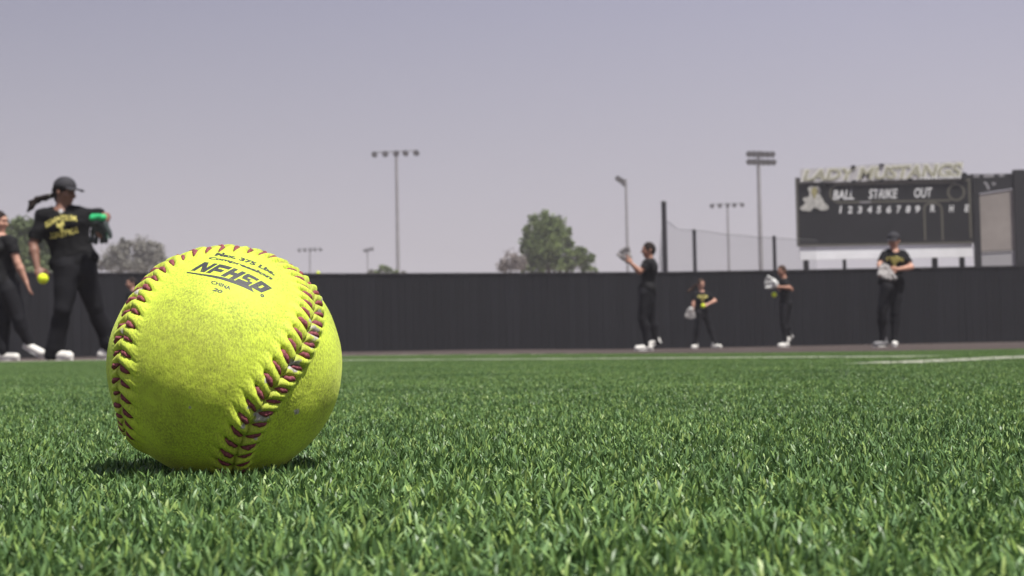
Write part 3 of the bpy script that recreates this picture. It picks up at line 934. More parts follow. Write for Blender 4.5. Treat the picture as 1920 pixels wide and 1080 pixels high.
tree('pine_tree', 92, 1030, [(1018, 424, 25, 24), (1040, 430, 23, 20), (999, 450, 20, 20), (1052, 452, 20, 18), (1024, 458, 32, 24), (1004, 482, 24, 17), (1032, 486, 28, 18),
      (1076, 484, 23, 20), (1098, 493, 16, 16), (984, 496, 15, 14), (1068, 462, 8, 7), (1024, 405, 10, 9), (988, 432, 9, 11), (1066, 434, 7, 7), (1092, 470, 7, 7), (1048, 410, 7, 8), (1002, 410, 7, 9), (978, 470, 6, 6), (1110, 482, 5, 5), (1050, 500, 26, 9), (1012, 502, 26, 8)],
     13500, .125, M_pine, 'rounded olive green pine tree rising behind the middle of the wall', trunk_r=.22, seed=3)
tree('dry_shrub', 86, 958, [(958, 490, 17, 14), (948, 500, 12, 10), (972, 498, 13, 12), (944, 505, 6, 5)], 2600, .08, M_dry,
     'dry greyish leafless bush at the left foot of the pine tree', 'bush', trunk_r=.08, wisp=.5, seed=4)
tree('broad_tree', 62, 40, [(20, 440, 30, 28), (50, 436, 34, 26), (84, 444, 24, 26), (-10, 450, 26, 30), (30, 475, 40, 26), (78, 478, 28, 26), (100, 476, 14, 20), (0, 500, 40, 20), (60, 505, 44, 16), (-40, 465, 24, 34)],
     14000, .105, M_olive, 'light green leafy tree behind the two players at the far left', trunk_r=.22, seed=5)
tree('thin_tree', 105, 222, [(212, 480, 18, 18), (200, 496, 14, 12), (232, 472, 14, 18), (226, 496, 22, 14), (240, 460, 7, 10), (228, 456, 6, 8)], 4600, .105, M_grey,
     'thin grey green tree right of the green glove, left one of the hazy pair', group='hazy trees beyond the wall at left', trunk_r=.14, wisp=.45, seed=6)
tree('thin_tree', 105, 276, [(268, 462, 18, 16), (284, 470, 18, 18), (262, 485, 18, 18), (296, 490, 18, 16), (276, 500, 30, 12), (314, 500, 12, 10)], 6200, .105, M_grey,
     'denser grey green tree behind the upper left of the big ball', group='hazy trees beyond the wall at left', trunk_r=.16, wisp=.2, seed=7)
tree('shrub', 110, 720, [(718, 505, 10, 8), (727, 506, 8, 8), (709, 509, 6, 5), (738, 509, 7, 5)], 1300, .10, M_pine, 'small dark bush top just left of the lone tall mast', 'bush', trunk_r=.06, seed=8)
tree('shrub', 110, 694, [(693, 510, 6, 4), (700, 512, 5, 3)], 380, .09, M_grey, 'tiny bush top showing over the wall left of the small dark bush', 'bush', trunk_r=.05, seed=9)
tree('shrub', 110, 757, [(757, 511, 5, 4)], 250, .09, M_grey, 'tiny bush top showing over the wall right of the lone tall mast', 'bush', trunk_r=.05, seed=10)
tree('shrub', 95, 1118, [(1117, 506, 5, 5)], 250, .08, M_pine, 'tiny bush top at the right foot of the pine tree', 'bush', trunk_r=.05, seed=11)

# ------------------------------------------------------------------ scoreboard
SD = 60.0; SK = SD / FPX
SB0 = at(1499.5, 487.5, SD)
M_sb = simple('dark_scoreboard_face', (.010, .010, .0115), rough=.7, spec=.15, var=.15, scale=1.5)
M_sbt = simple('scoreboard_tan_trim', (.105, .098, .075), rough=.5, var=.1, scale=3)
M_white = simple('white_painted_panel', (.84, .84, .86), rough=.5, var=.05, scale=2)
M_wtext = simple('white_lettering', (.72, .72, .72), rough=.5, var=.08, scale=5)
M_gold = simple('old_gold_lettering', (.30, .27, .13), rough=.5, var=.15, scale=5)
M_goldt = simple('gold_shirt_print', (.52, .46, .13), rough=.7, var=.25, scale=30)
board = empty('scoreboard', SB0)
tag(board, 'black softball scoreboard on posts with a white lower band and a name sign on top', 'scoreboard')
def SL_(px, py, y=0.0):
    return Vector((SB0.x + (px - 1499.5) * SK, SB0.y + y, SB0.z + (487.5 - (px - 1499.5) * .0165 - py) * SK))
def quad_plate(name, p0, p1, y0, y1, mat, parent=board):
    """box between two picture corners (left top, right bottom) of the board plane"""
    A = SL_(*p0); Bq = SL_(*p1)
    return MB().prism([(A.x, Bq.z), (Bq.x, Bq.z), (Bq.x, A.z), (A.x, A.z)], SB0.y + y0, SB0.y + y1).build(name, mat, parent)
Wd = 327
quad_plate('cabinet', (1499.5, 333), (1499.5 + Wd, 487.5 - 26 - Wd * .0165), 0, .30, M_sb)
quad_plate('white_band', (1501, 487.5 - 26.3 ), (1498 + Wd, 487.5 - Wd * .0165), .055, .20, M_white)
# frame round the cabinet
for nm, a, c in (('trim', (1497.5, 331.5), (1499.3, 487.5 - 26)), ('trim', (1499.7 + Wd, 331.5 + Wd * -.0165), (1502.5 + Wd, 487.5 - 26 - Wd * .0165))):
    quad_plate(nm, a, c, -.02, .3, M_sbt)
def stroke(name, pts, wpx, mat, y=-.012, th=.012, parent=board, closed=False):
    """flat raised strip following picture points on the board"""
    P = [SL_(*p) for p in pts]; n = len(P); V = []; F = []
    for i, p in enumerate(P):
        a = P[(i-1) % n] if closed or i else P[0]; c = P[(i+1) % n] if closed or i < n-1 else P[-1]
        t = (c - a); t.y = 0; t.normalize(); nn = Vector((-t.z, 0, t.x)) * (wpx * SK / 2)
        for yy in (y, y + th - .002):
            V.append(p + nn + Vector((0, yy, 0))); V.append(p - nn + Vector((0, yy, 0)))
    m = n if closed else n - 1
    for i in range(m):
        a = i * 4; c = ((i + 1) % n) * 4
        F += [(a, a+1, c+1, c), (a+2, c+2, c+3, a+3), (a, c, c+2, a+2), (a+1, a+3, c+3, c+1)]
    return link(name, mesh(name, V, F), parent, mat)
def dr(px, py): return (px, py - (px - 1499.5) * .0165)      # follow the tilt of the board in the picture
def arcp(cx, cy, r, a0, a1, n, ry=None):
    return [(cx + r * math.cos(math.radians(a0 + (a1 - a0) * i / n)), cy - (ry or r) * math.sin(math.radians(a0 + (a1 - a0) * i / n))) for i in range(n + 1)]
cap_l = [dr(*p) for p in arcp(1577, 363.5, 17, 270, 90, 10)]
ring = (1797, 365.5)
stroke('outline', [dr(1797, 347.5)] + [dr(1577, 346.5)][::1] + cap_l[::-1] + [dr(1577, 380.5), dr(1786, 380.5)], 3.4, M_sbt)
stroke('header_trim', [dr(1500, 342.5), dr(1824, 342.5)], 5.0, M_sbt, y=-.014)
stroke('ring', [dr(*p) for p in arcp(ring[0], ring[1], 15, 0, 345, 24)], 4.0, M_sbt, y=-.016, closed=True)
stroke('side_trim', [dr(1822, 346), dr(1822, 452)], 4.0, M_sbt, y=-.018)
stroke('column_outline', [dr(1736, 455), dr(1736, 396)] + [dr(*p) for p in arcp(1752, 394, 16, 180, 0, 10, 9)] + [dr(1769, 400), dr(1769, 455)], 3.6, M_sbt, y=-.020)
stroke('bottom_trim', [dr(1501, 460.0), dr(1825, 460.0)], 2.6, M_sbt, y=-.010)
def board_text(key, px0, py1, wpx, hpx, mat, y=-.03, name='lettering', parent=board, slope=0.0):
    """lettering as flat raised plates: left px, baseline py, width and height in px"""
    V, F, sz = TEXTS[key]; V = V / sz
    me_v = []
    for (u, v) in V:
        x, yy = dr(px0 + u * wpx, py1 - v * hpx - u * slope); p = SL_(x, yy); me_v.append((p.x, SB0.y + y, p.z))
    return link(name, mesh(name, me_v, F), parent, mat)
board_text('ball', 1565, 375.3, 39.5, 18, M_wtext)
board_text('strike', 1632, 375.0, 55, 18, M_wtext)
board_text('out', 1718, 374.5, 34, 18.5, M_wtext)
for ch, cx_, cy_ in (('1', 1578.5, 401), ('2', 1596, 401.5), ('3', 1614.5, 402), ('4', 1633, 402), ('5', 1650.5, 402.3), ('6', 1669, 402.3), ('7', 1688, 402.5), ('8', 1705.5, 402.6), ('9', 1723.5, 402.8), ('R', 1751.5, 402), ('H', 1787, 403), ('E', 1816, 403)):
    w_ = 5 if ch == '1' else 9.0
    board_text(ch, cx_ - w_ / 2 , cy_, w_, 13.5, M_wtext)
board_text_plate = quad_plate('maker_plate', dr(1614, 378.2), (1637, 0), -.02, -.001, M_galv) if False else None
stroke('small_print', [dr(1615, 381), dr(1636, 381)], 3.0, M_galv, y=-.026)
for k_, (px_, w_) in enumerate(((1633, 12), (1652, 12), (1690, 14))):
    stroke('digit_window', [dr(px_, 407.5), dr(px_ + w_, 407.5)], 7.0, simple('black_digit_window', (.012, .012, .013), rough=.2, var=.1), y=-.008)
# plain rearing-animal emblem in pale metal, left of the count row
emb = [(1520, 350), (1524, 347.5), (1531, 349), (1537, 347.5), (1541, 351), (1542, 358), (1540, 364), (1543, 369), (1546, 374), (1549, 381), (1555, 385), (1556, 391), (1551, 394), (1541, 394.5), (1536, 391), (1529, 388.5), (1525, 392), (1522, 396), (1507, 395), (1502, 391), (1506, 386), (1511, 383), (1512, 378), (1508, 374), (1510, 370), (1516, 369.5), (1520, 368), (1521, 360), (1518, 355)]
P = [SL_(*p) for p in emb]
M_emb = simple('pale_emblem_metal', (.42, .41, .38), rough=.5, var=.3, scale=7)
MB().prism([(p.x, p.z) for p in P][::-1], SB0.y - .04, SB0.y - .002).build('emblem', M_emb, board)
P = [SL_(*p) for p in [(1526, 352), (1533, 350), (1537, 358), (1533, 366), (1530, 374), (1527, 366), (1524, 360)]]
MB().prism([(p.x, p.z) for p in P][::-1], SB0.y - .052, SB0.y - .041).build('emblem_inlay', M_gold, board)
# posts
for px_, w_ in ((1514.5, 9), (1587, 5), (1757.5, 9), (1809, 8)):
    P_ = SL_(px_, 487)
    MB().box((P_.x, SB0.y + .36, (P_.z + .2) / 2 - .25 + .12), (w_ * SK, .2, P_.z + .45)).build('post', M_sb, board)
# name sign on top
M_plate = simple('pale_sign_plate', (.47, .455, .46), rough=.5, var=.12, scale=2.5)
outl = [(1503, 342), (1505, 316), (1530, 315.5), (1575, 313), (1606, 313.5), (1612, 310), (1660, 307), (1700, 306.5), (1760, 306), (1812, 302.5), (1810, 320), (1806, 335.5), (1720, 337), (1640, 338.5), (1606, 341), (1560, 341.5)]
P = [SL_(*p) for p in outl]
sign = MB().prism([(p.x, p.z) for p in P][::-1], SB0.y - .10, SB0.y - .05).build('name_sign', M_plate, board)
SB_save = dr
def sign_text(key, x0, x1, yb0, yb1, h0, h1, mat, y, name):
    V, F, sz = TEXTS[key]; V = V / sz; me_v = []
    for (u, v) in V:
        p = SL_(x0 + u * (x1 - x0), (yb0 + (yb1 - yb0) * u) - v * (h0 + (h1 - h0) * u)); me_v.append((p.x, SB0.y + y, p.z))
    return link(name, mesh(name, me_v, F), board, mat)
M_sw = simple('cream_sign_outline', (.74, .73, .66), rough=.5, var=.06)
sign_text('ladyw', 1505, 1811, 341.0, 334.5, 24, 30.5, M_sw, -.112, 'sign_letter_outline')
sign_text('lady', 1508, 1808, 339.2, 333, 20.5, 27, simple('pale_gold_sign', (.36, .35, .26), rough=.5, var=.25, scale=4), -.124, 'sign_lettering')
for (px_, py_) in ((1604, 312.5), (1604, 340.5), (1657, 309.5), (1657, 338.5), (1544, 343), (1710, 336.5)):
    P_ = SL_(px_, py_); MB().box((P_.x, SB0.y - .10, P_.z), (.17, .12, .10)).build('bracket', M_sb, board)
# white sponsor strip under the right end of the sign, too small to read
for i in range(11):
    x = 1728 + i * 7 + (2 if i > 4 else 0)
    stroke('small_print', [(x, 334.2 - (x - 1728) * .02), (x + 4.6, 334.1 - (x - 1728) * .02)], 3.6 + (i % 3) * .7, M_wtext, y=-.14)
P_ = SL_(1811, 331); MB().tube([(P_.x, SB0.y - .1, P_.z), (P_.x, SB0.y + .1, P_.z)], [.17, .17], 14).build('hinge_disc', M_sb, board)

# ------------------------------------------------------------------ steel framed board to the right of the scoreboard
FD = 58.0; FK = FD / FPX
F0 = at(1838, 498, FD)
fr_ = empty('framed_board', (F0.x, F0.y, 0))
tag(fr_, 'black steel frame with a header and a faded beige panel at the right edge', 'sign board')
def FL(px, py): return Vector((F0.x + (px - 1838) * FK, F0.y, F0.z + (498 - (px - 1838) * .0192 - py) * FK))
def fpoly(name, pts, y0, y1, mat):
    P = [FL(*p) for p in pts]; MB().prism([(p.x, p.z) for p in P][::-1], F0.y + y0, F0.y + y1).build(name, mat, fr_)
M_frame = simple('black_steel_frame', (.010, .0098, .011), rough=.5, var=.1, scale=2)
M_beige = simple('faded_beige_panel', (.265, .235, .215), rough=.8, var=.12, scale=1.2)
M_lgrey = simple('light_grey_panel', (.33, .32, .33), rough=.8, var=.06, scale=1)
def fbox(name, x0, x1, py_top, dy, mat):
    A = FL(x0, py_top); Bq = FL(x1, py_top)
    MB().box(((A.x + Bq.x) / 2, F0.y + dy, (A.z - .3) / 2), (Bq.x - A.x, .25, A.z + .3)).build(name, mat, fr_)
fbox('column', 1828.5, 1839, 332, 0, M_frame)
fbox('column', 1905, 1930, 318, 0, M_frame)
fpoly('header', [(1826, 326), (1905.5, 324.5), (1905.5, 352), (1840, 362), (1826, 362)], -.02, .10, M_frame)
fpoly('beige_panel', [(1839.5, 363.5), (1904.5, 353.5), (1904.5, 470), (1839.5, 474)], .02, .06, M_beige)
fpoly('rail', [(1839.5, 470), (1904.5, 466.5), (1904.5, 470.5), (1839.5, 474.5)], -.01, .015, simple('brown_rail', (.16, .145, .135), var=.1))
fpoly('grey_panel', [(1839.5, 475), (1904.5, 471), (1904.5, 506), (1839.5, 507)], .02, .06, M_lgrey)
def fst(pts, w_):
    P = [FL(*p) for p in pts]; V = []; F = []
    for i in range(len(P) - 1):
        t = (P[i+1] - P[i]).normalized(); nn = Vector((-t.z, 0, t.x)) * w_ * FK / 2; n = len(V)
        off_ = Vector((0, -.035 - .002 * i, 0))
        V += [P[i] + nn + off_, P[i] - nn + off_, P[i+1] - nn + off_, P[i+1] + nn + off_]; F.append((n, n+1, n+2, n+3))
    link('worn_print', mesh('worn_print', V, F), fr_, M_galv)
fst([(1830, 331), (1841, 329.5)], 5); fst([(1849, 329.5), (1869, 328.5)], 5); fst([(1878, 328.5), (1888, 328)], 4.5)
fst([(1850, 341), (1855, 345), (1858, 355)], 4.5); fst([(1865.5, 341), (1868, 347)], 3.5)
fst([(1869.5, 341), (1871, 346)], 2)

# ------------------------------------------------------------------ dusty air
hz = MB().box((0, 150, 14.2), (1020, 720, 31)).build('haze', [])
hz['kind'] = 'stuff'
M_haze = bpy.data.materials.new('dusty_air'); M_haze.use_nodes = True
nt = M_haze.node_tree; nt.nodes.clear()
ho = nt.nodes.new('ShaderNodeOutputMaterial'); hv = nt.nodes.new('ShaderNodeVolumePrincipled')
hv.inputs['Color'].default_value = (.86, .83, .88, 1); hv.inputs['Density'].default_value = .0012
nt.links.new(hv.outputs[0], ho.inputs['Volume'])
hz.data.materials.clear(); hz.data.materials.append(M_haze)

# ------------------------------------------------------------------ people: bodies grown as one smooth surface
class Field:
    """a signed distance field on a grid; shapes are blended in and the surface is then pulled out of it"""
    def __init__(s, lo, hi, h):
        s.h = h; s.lo = np.array(lo, float); n = np.ceil((np.array(hi) - lo) / h).astype(int) + 1
        s.n = n; s.F = np.full(tuple(n), 1.0, dtype=np.float32)
    def _win(s, lo, hi):
        a = np.clip(np.floor((lo - s.lo) / s.h).astype(int), 0, s.n - 1); b = np.clip(np.ceil((hi - s.lo) / s.h).astype(int) + 1, 1, s.n)
        ax = [s.lo[i] + s.h * np.arange(a[i], b[i]) for i in range(3)]
        X = np.stack(np.meshgrid(*ax, indexing='ij'), -1)
        return tuple(slice(a[i], b[i]) for i in range(3)), X
    def _mix(s, w, d, k, cut):
        f = s.F[w]
        if cut: s.F[w] = np.maximum(f, -d); return
        hh = np.clip(.5 + .5 * (f - d) / k, 0, 1)
        s.F[w] = f * (1 - hh) + d * hh - k * hh * (1 - hh)
    def cap(s, a, b, ra, rb, k=.02, cut=False):
        a = np.array(a, float); b = np.array(b, float); m = max(ra, rb) + k + .03
        w, X = s._win(np.minimum(a, b) - m, np.maximum(a, b) + m)
        if 0 in X.shape: return
        ab = b - a; t = np.clip(((X - a) @ ab) / (ab @ ab + 1e-9), 0, 1)
        d = np.linalg.norm(X - a - t[..., None] * ab, axis=-1) - (ra + (rb - ra) * t)
        s._mix(w, d, k, cut)
    def ell(s, c, R, r, k=.02, cut=False):
        c = np.array(c, float); r = np.array(r, float); m = r.max() + k + .03
        w, X = s._win(c - m, c + m)
        if 0 in X.shape: return
        p = (X - c) @ np.array(R)          # columns of R are the axes
        k0 = np.linalg.norm(p / r, axis=-1); k1 = np.linalg.norm(p / (r * r), axis=-1) + 1e-9
        s._mix(w, k0 * (k0 - 1) / k1, k, cut)
    def plane(s, c, n):                    # keep what is on the far side of n
        ax = [s.lo[i] + s.h * np.arange(s.n[i]) for i in range(3)]
        d = ((ax[0] - c[0]) * n[0])[:, None, None] + ((ax[1] - c[1]) * n[1])[None, :, None] + ((ax[2] - c[2]) * n[2])[None, None, :]
        s.F = np.maximum(s.F, d.astype(np.float32))
    def folds(s, amp, fr, ph=0.0):
        ax = [s.lo[i] + s.h * np.arange(s.n[i]) for i in range(3)]
        x = ax[0][:, None, None]; y = ax[1][None, :, None]; z = ax[2][None, None, :]
        s.F += (amp * np.sin(fr * (x * .6 + z * 1.1 + y * .3) + ph + 2.2 * np.sin(fr * .45 * (x - z) + ph)) * np.sin(fr * .7 * (y + x * .4) + ph * 2)).astype(np.float32)
    def surface(s, name):
        F = s.F; n = F.shape; ins = F < 0
        c = np.zeros(tuple(i - 1 for i in n), dtype=np.int8)
        for dx in (0, 1):
            for dy in (0, 1):
                for dz in (0, 1):
                    c += ins[dx:n[0]-1+dx, dy:n[1]-1+dy, dz:n[2]-1+dz]
        act = (c > 0) & (c < 8); I = np.argwhere(act)
        idx = np.full(c.shape, -1, dtype=np.int32); idx[act] = np.arange(len(I))
        acc = np.zeros((len(I), 3)); cnt = np.zeros(len(I))
        cor = [(x, y, z) for x in (0, 1) for y in (0, 1) for z in (0, 1)]
        for a in cor:
            for ax_ in range(3):
                if a[ax_]: continue
                b_ = list(a); b_[ax_] = 1
                fa = F[I[:, 0]+a[0], I[:, 1]+a[1], I[:, 2]+a[2]]; fb = F[I[:, 0]+b_[0], I[:, 1]+b_[1], I[:, 2]+b_[2]]
                m = (fa < 0) != (fb < 0); t = fa[m] / (fa[m] - fb[m])
                P = np.tile(np.array(a, float), (m.sum(), 1)); P[:, ax_] += t
                acc[m] += P; cnt[m] += 1
        V = (acc / cnt[:, None] + I) * s.h + s.lo
        Q = []
        for ax_ in range(3):
            b1, b2 = [(1, 2), (2, 0), (0, 1)][ax_]
            sl0 = [slice(1, n[i]-1) for i in range(3)]; sl1 = list(sl0)
            sl0[ax_] = slice(0, n[ax_]-1); sl1[ax_] = slice(1, n[ax_])
            A = ins[tuple(sl0)]; Bx = ins[tuple(sl1)]
            for sgn in (0, 1):
                E_ = np.argwhere((A & ~Bx) if sgn == 0 else (~A & Bx))
                off_ = np.ones(3, int); off_[ax_] = 0; E_ = E_ + off_
                def g(u, v):
                    e_ = E_.copy(); e_[:, b1] -= u; e_[:, b2] -= v; return idx[e_[:, 0], e_[:, 1], e_[:, 2]]
                q = np.stack([g(1, 1), g(0, 1), g(0, 0), g(1, 0)], 1)
                Q.append(q if sgn == 0 else q[:, ::-1])
        Q = np.concatenate(Q); Q = Q[(Q >= 0).all(1)]
        return np_mesh(name, V, Q, True)

def unit(v): v = np.array(v, float); return v / (np.linalg.norm(v) + 1e-9)

def skin(name, col): return simple(name, col, rough=.55, spec=.35, var=.10, scale=9)
M_skin_b = skin('warm_brown_skin', (.33, .165, .11))
M_skin_l = skin('tanned_light_skin', (.46, .25, .18))
M_skin_d = skin('dark_brown_skin', (.20, .10, .07))
M_shirt = simple('black_jersey_cloth', (.0065, .0065, .0075), rough=.85, spec=.15, var=.25, scale=6, bump=.012, bscale=11)
M_shirt2 = simple('faded_charcoal_cloth', (.012, .012, .013), rough=.85, spec=.15, var=.25, scale=6, bump=.012, bscale=11)
M_pants = simple('black_stretch_trousers', (.0105, .0105, .013), rough=.8, spec=.15, var=.2, scale=5, bump=.010, bscale=9)
M_shoe = simple('off_white_trainers', (.66, .64, .60), rough=.6, var=.1, scale=12)
M_sole = simple('white_rubber_sole', (.74, .73, .70), rough=.6, var=.06, scale=10)
M_darkshoe = simple('grey_trainers', (.16, .155, .16), rough=.6, var=.2, scale=12)
M_hair = simple('black_brown_hair', (.020, .014, .012), rough=.85, spec=.15, var=.4, scale=40, stretch=(1, 1, .2))
M_hair2 = simple('mid_brown_hair', (.055, .032, .022), rough=.85, spec=.15, var=.4, scale=40, stretch=(1, 1, .2))
M_cap_c = simple('dark_cap_cloth', (.030, .029, .034), rough=.8, var=.2, scale=12)
M_eye = simple('dark_eye', (.03, .02, .02), rough=.3)
M_lip = simple('lips', (.30, .11, .09), rough=.5)
M_gloveg = simple('green_mesh_glove', (.03, .42, .15), rough=.6, var=.3, scale=14)
M_gloved = simple('dark_glove_leather', (.035, .045, .045), rough=.6, var=.4, scale=20)
M_glovew = simple('white_glove_leather', (.62, .62, .60), rough=.6, var=.2, scale=16)
M_gloveb = simple('grey_glove_leather', (.24, .225, .22), rough=.6, var=.3, scale=16)
M_glovebr = simple('tan_glove_leather', (.22, .15, .12), rough=.6, var=.3, scale=16)
M_ball = simple('optic_yellow_ball', (.66, .80, .02), rough=.6, var=.1, scale=30)
M_ballseam = simple('red_ball_seam', (.30, .05, .05), rough=.7, var=.1, scale=30)
M_silver = simple('bright_pendant', (.8, .8, .82), rough=.2, metal=.4, var=.05)

def hand(f, w, d, n, s, curl, side):
    """palm, four unequal fingers and a thumb; d finger direction, n back-of-hand direction"""
    d = unit(d); n = np.array(n, float); n = unit(n - d * (n @ d)); b = np.cross(d, n) * side
    R = np.stack([b, d, n], 1)
    f.ell(w + d * .045 * s, R, (.040 * s, .052 * s, .018 * s), .014)
    for i, (o, L) in enumerate(((.029, .070), (.010, .080), (-.010, .074), (-.028, .056))):
        p = w + d * .085 * s + b * o * s; q = p; ang = 0
        for j, (fr, r0, r1) in enumerate(((.45, .0100, .0092), (.30, .0092, .0085), (.25, .0085, .0075))):
            ang += curl * (.5 + .5 * j); dd = d * math.cos(ang) - n * math.sin(ang)
            q = p + dd * L * fr * s; f.cap(p, q, r0 * s, r1 * s, .006); p = q
    p = w + d * .03 * s + b * .030 * s; q = p + (d * .6 + b * .7 - n * .25) * .04 * s
    f.cap(p, q, .0135 * s, .011 * s, .01); r_ = q + (d * .9 + b * .25 - n * (.2 + curl * .4)) * .032 * s; f.cap(q, r_, .011 * s, .009 * s, .006)

def person(d, J, label, s=1.0, face=(0, -1, 0), up_=(0, 0, 1), chest=(0, -1, 0), M_sk=M_skin_b, M_hr=M_hair, cap=None, tail=None, flare=0.0,
           sleeve=.62, curlL=.5, curlR=.5, h=.0085, shoe=(M_shoe, M_shoe), toes=((-1, -.2, 0), (-1, -.2, 0)), shirt=M_shirt, group=None, lift=(0, 0), text=None, female=True, ph=0.0, pants=M_pants, bulk=1.0):
    """J: joints as (px, py, dy): the picture place of the joint and its depth offset in metres"""
    P = {k: np.array(at(v[0], v[1], d + v[2])[:]) for k, v in J.items()}
    foot = (P['anL'] + P['anR']) / 2
    gz0 = gz(foot[0], d)
    root = empty('person', (foot[0], d, gz0)); tag(root, label, 'person', group)
    allp = np.array(list(P.values())); lo = allp.min(0) - .26; hi = allp.max(0) + .26
    ub = unit(P['neck'] - P['pel']); ch = np.array(chest, float); ch = unit(ch - ub * (ch @ ub)); rt = np.cross(ch, ub)
    Rb = np.stack([rt, ch, ub], 1)
    fc = unit(face); u2 = np.array(up_, float); u2 = unit(u2 - fc * (u2 @ fc)); hr = np.cross(fc, u2); Rh = np.stack([hr, fc, u2], 1)
    H = P['head']
    def torso(f, g, k=.05, low=True):
        c1 = P['neck'] - ub * .15 * s; c2 = P['pel'] + ub * .20 * s; c3 = P['pel'] + ub * .03 * s
        f.ell(c1, Rb, ((.165 + g) * s * bulk, (.105 + g) * s, (.155 + g) * s), k)
        f.ell(c2, Rb, ((.128 + g) * s * bulk, (.092 + g) * s, (.16 + g) * s), k)
        if low: f.ell(c3, Rb, ((.155 + g) * s * bulk, (.112 + g) * s, (.125 + g) * s), k)
        if female:
            for sg in (-1, 1): f.ell(c1 + rt * sg * .07 * s + ch * .07 * s - ub * .01, Rb, ((.06 + g) * s, (.055 + g) * s, (.06 + g) * s), .03)
        for q in ('shL', 'shR'): f.cap(P['neck'] - ub * .05 * s, P[q], (.055 + g) * s, (.052 + g) * s, .04)
    def legs(f, g, fl):
        for q in 'LR':
            hp, kn, an = P['hip' + q], P['kn' + q], P['an' + q]
            f.cap(hp, kn, (.088 + g) * s * bulk, (.056 * bulk ** .6 + g) * s, .03)
            m = kn + (an - kn) * .32 - ch * .02 * s
            cb = bulk ** .6
            f.cap(kn, m, (.054 * cb + g) * s, (.057 * cb + g) * s, .02); f.cap(m, an, (.057 * cb + g) * s, (.036 + g + fl) * s, .03)
            if fl or g > 0: f.cap(an, an + unit(an - kn) * .06 * s, (.038 + g + fl) * s, (.040 + g + fl) * s, .01)
    # ---- body
    f = Field(lo, hi, h)
    f.ell(H + u2 * .022 * s, Rh, (.076 * s, .096 * s, .098 * s), .02)
    f.ell(H + fc * .030 * s - u2 * .055 * s, Rh, (.055 * s, .058 * s, .062 * s), .03)
    f.ell(H + fc * .058 * s - u2 * .098 * s, Rh, (.022 * s, .022 * s, .018 * s), .02)
    f.cap(H + fc * .088 * s + u2 * .004 * s, H + fc * .112 * s - u2 * .034 * s, .009 * s, .015 * s, .012)
    f.ell(H + fc * .090 * s + u2 * .026 * s, Rh, (.048 * s, .014 * s, .010 * s), .012)
    for sg in (-1, 1):
        f.ell(H + hr * sg * .078 * s - u2 * .01 * s - fc * .005 * s, Rh, (.010 * s, .018 * s, .030 * s), .006)
        f.ell(H + hr * sg * .030 * s + fc * .094 * s + u2 * .006 * s, Rh, (.017 * s, .012 * s, .011 * s), .01, cut=True)
        f.ell(H + hr * sg * .036 * s + fc * .066 * s - u2 * .030 * s, Rh, (.024 * s, .022 * s, .022 * s), .02)
    f.cap(P['neck'] - ub * .02 * s, H - u2 * .06 * s - fc * .015 * s, .058 * s, .052 * s, .025)
    torso(f, -.004); legs(f, -.004, 0)
    for q, cu, sg in (('L', curlL, -1), ('R', curlR, 1)):
        sh, el, wr = P['sh' + q], P['el' + q], P['wr' + q]
        f.cap(sh, el, .050 * s, .038 * s, .03)
        m = el + (wr - el) * .3; f.cap(el, m, .038 * s, .040 * s, .015); f.cap(m, wr, .040 * s, .025 * s, .02)
        hd = P.get('hd' + q); dv = (hd - wr) if hd is not None else (wr - el)
        nn = np.cross(unit(dv), rt); nn = nn if np.linalg.norm(nn) > .3 else ch
        hand(f, wr, dv, np.array((0, -.5, .5)) if cu > .7 else -ch * .4 + rt * sg * .8, s, cu, sg)
    for q, tz in (('L', toes[0]), ('R', toes[1])):
        f.cap(P['an' + q], P['an' + q] - np.array((0, 0, .05)) + unit(tz) * .02 * s, .030 * s, .022 * s, .01)
    link('body', f.surface('body'), root, M_sk)
    # eyes and lips
    for sg in (-1, 1):
        m_ = MB(); c = H + hr * sg * .031 * s + fc * .080 * s + u2 * .006 * s
        m_.tube([c - fc * .004, c + fc * .003, c + fc * .007], [.011 * s, .010 * s, .004 * s], 8); m_.build('eye', M_eye, root, True)
    m_ = MB(); c = H + fc * .088 * s - u2 * .062 * s
    m_.tube([c - hr * .024 * s - fc * .008, c, c + hr * .024 * s - fc * .008], [.003, .008 * s, .003], 6); m_.build('lips', M_lip, root, True)
    # ---- shirt
    f = Field(lo, hi, .011)
    torso(f, .016)
    for q in 'LR':
        sh, el = P['sh' + q], P['el' + q]; e_ = sh + (el - sh) * sleeve
        f.cap(sh, e_, .066 * s, .066 * s, .03)
    f.folds(.007, 22, ph); f.folds(.003, 48, ph + 2)
    f.cap(H - u2 * .04, P['neck'] + ch * .02 * s, .05 * s, .072 * s, .01, cut=True)
    for q in 'LR':     # sleeve openings
        sh, el = P['sh' + q], P['el' + q]; dv = unit(el - sh); e_ = sh + (el - sh) * sleeve
        f.cap(e_ + dv * .075 * s, e_ + dv * .16 * s, .075 * s, .08 * s, .01, cut=True)
    f.plane(P['pel'] - ub * .075 * s, -ub)
    sm_ = f.surface('shirt')
    link('shirt', sm_, root, shirt)
    # ---- trousers
    f = Field(lo, hi, .011)
    f.ell(P['pel'] + ub * .03 * s, Rb, (.166 * s * bulk, .122 * s, .13 * s), .04)
    for q in 'LR': f.cap(P['pel'], P['hip' + q], .10 * s, .095 * s, .04)
    legs(f, .011, flare); f.folds(.006, 17, ph + 1)
    for q in 'LR':
        kn, an = P['kn' + q], P['an' + q]; dv = unit(an - kn); f.cap(an + dv * .17 * s, an + dv * .28 * s, .085 * s, .09 * s, .01, cut=True)
    link('trousers', f.surface('trousers'), root, pants)
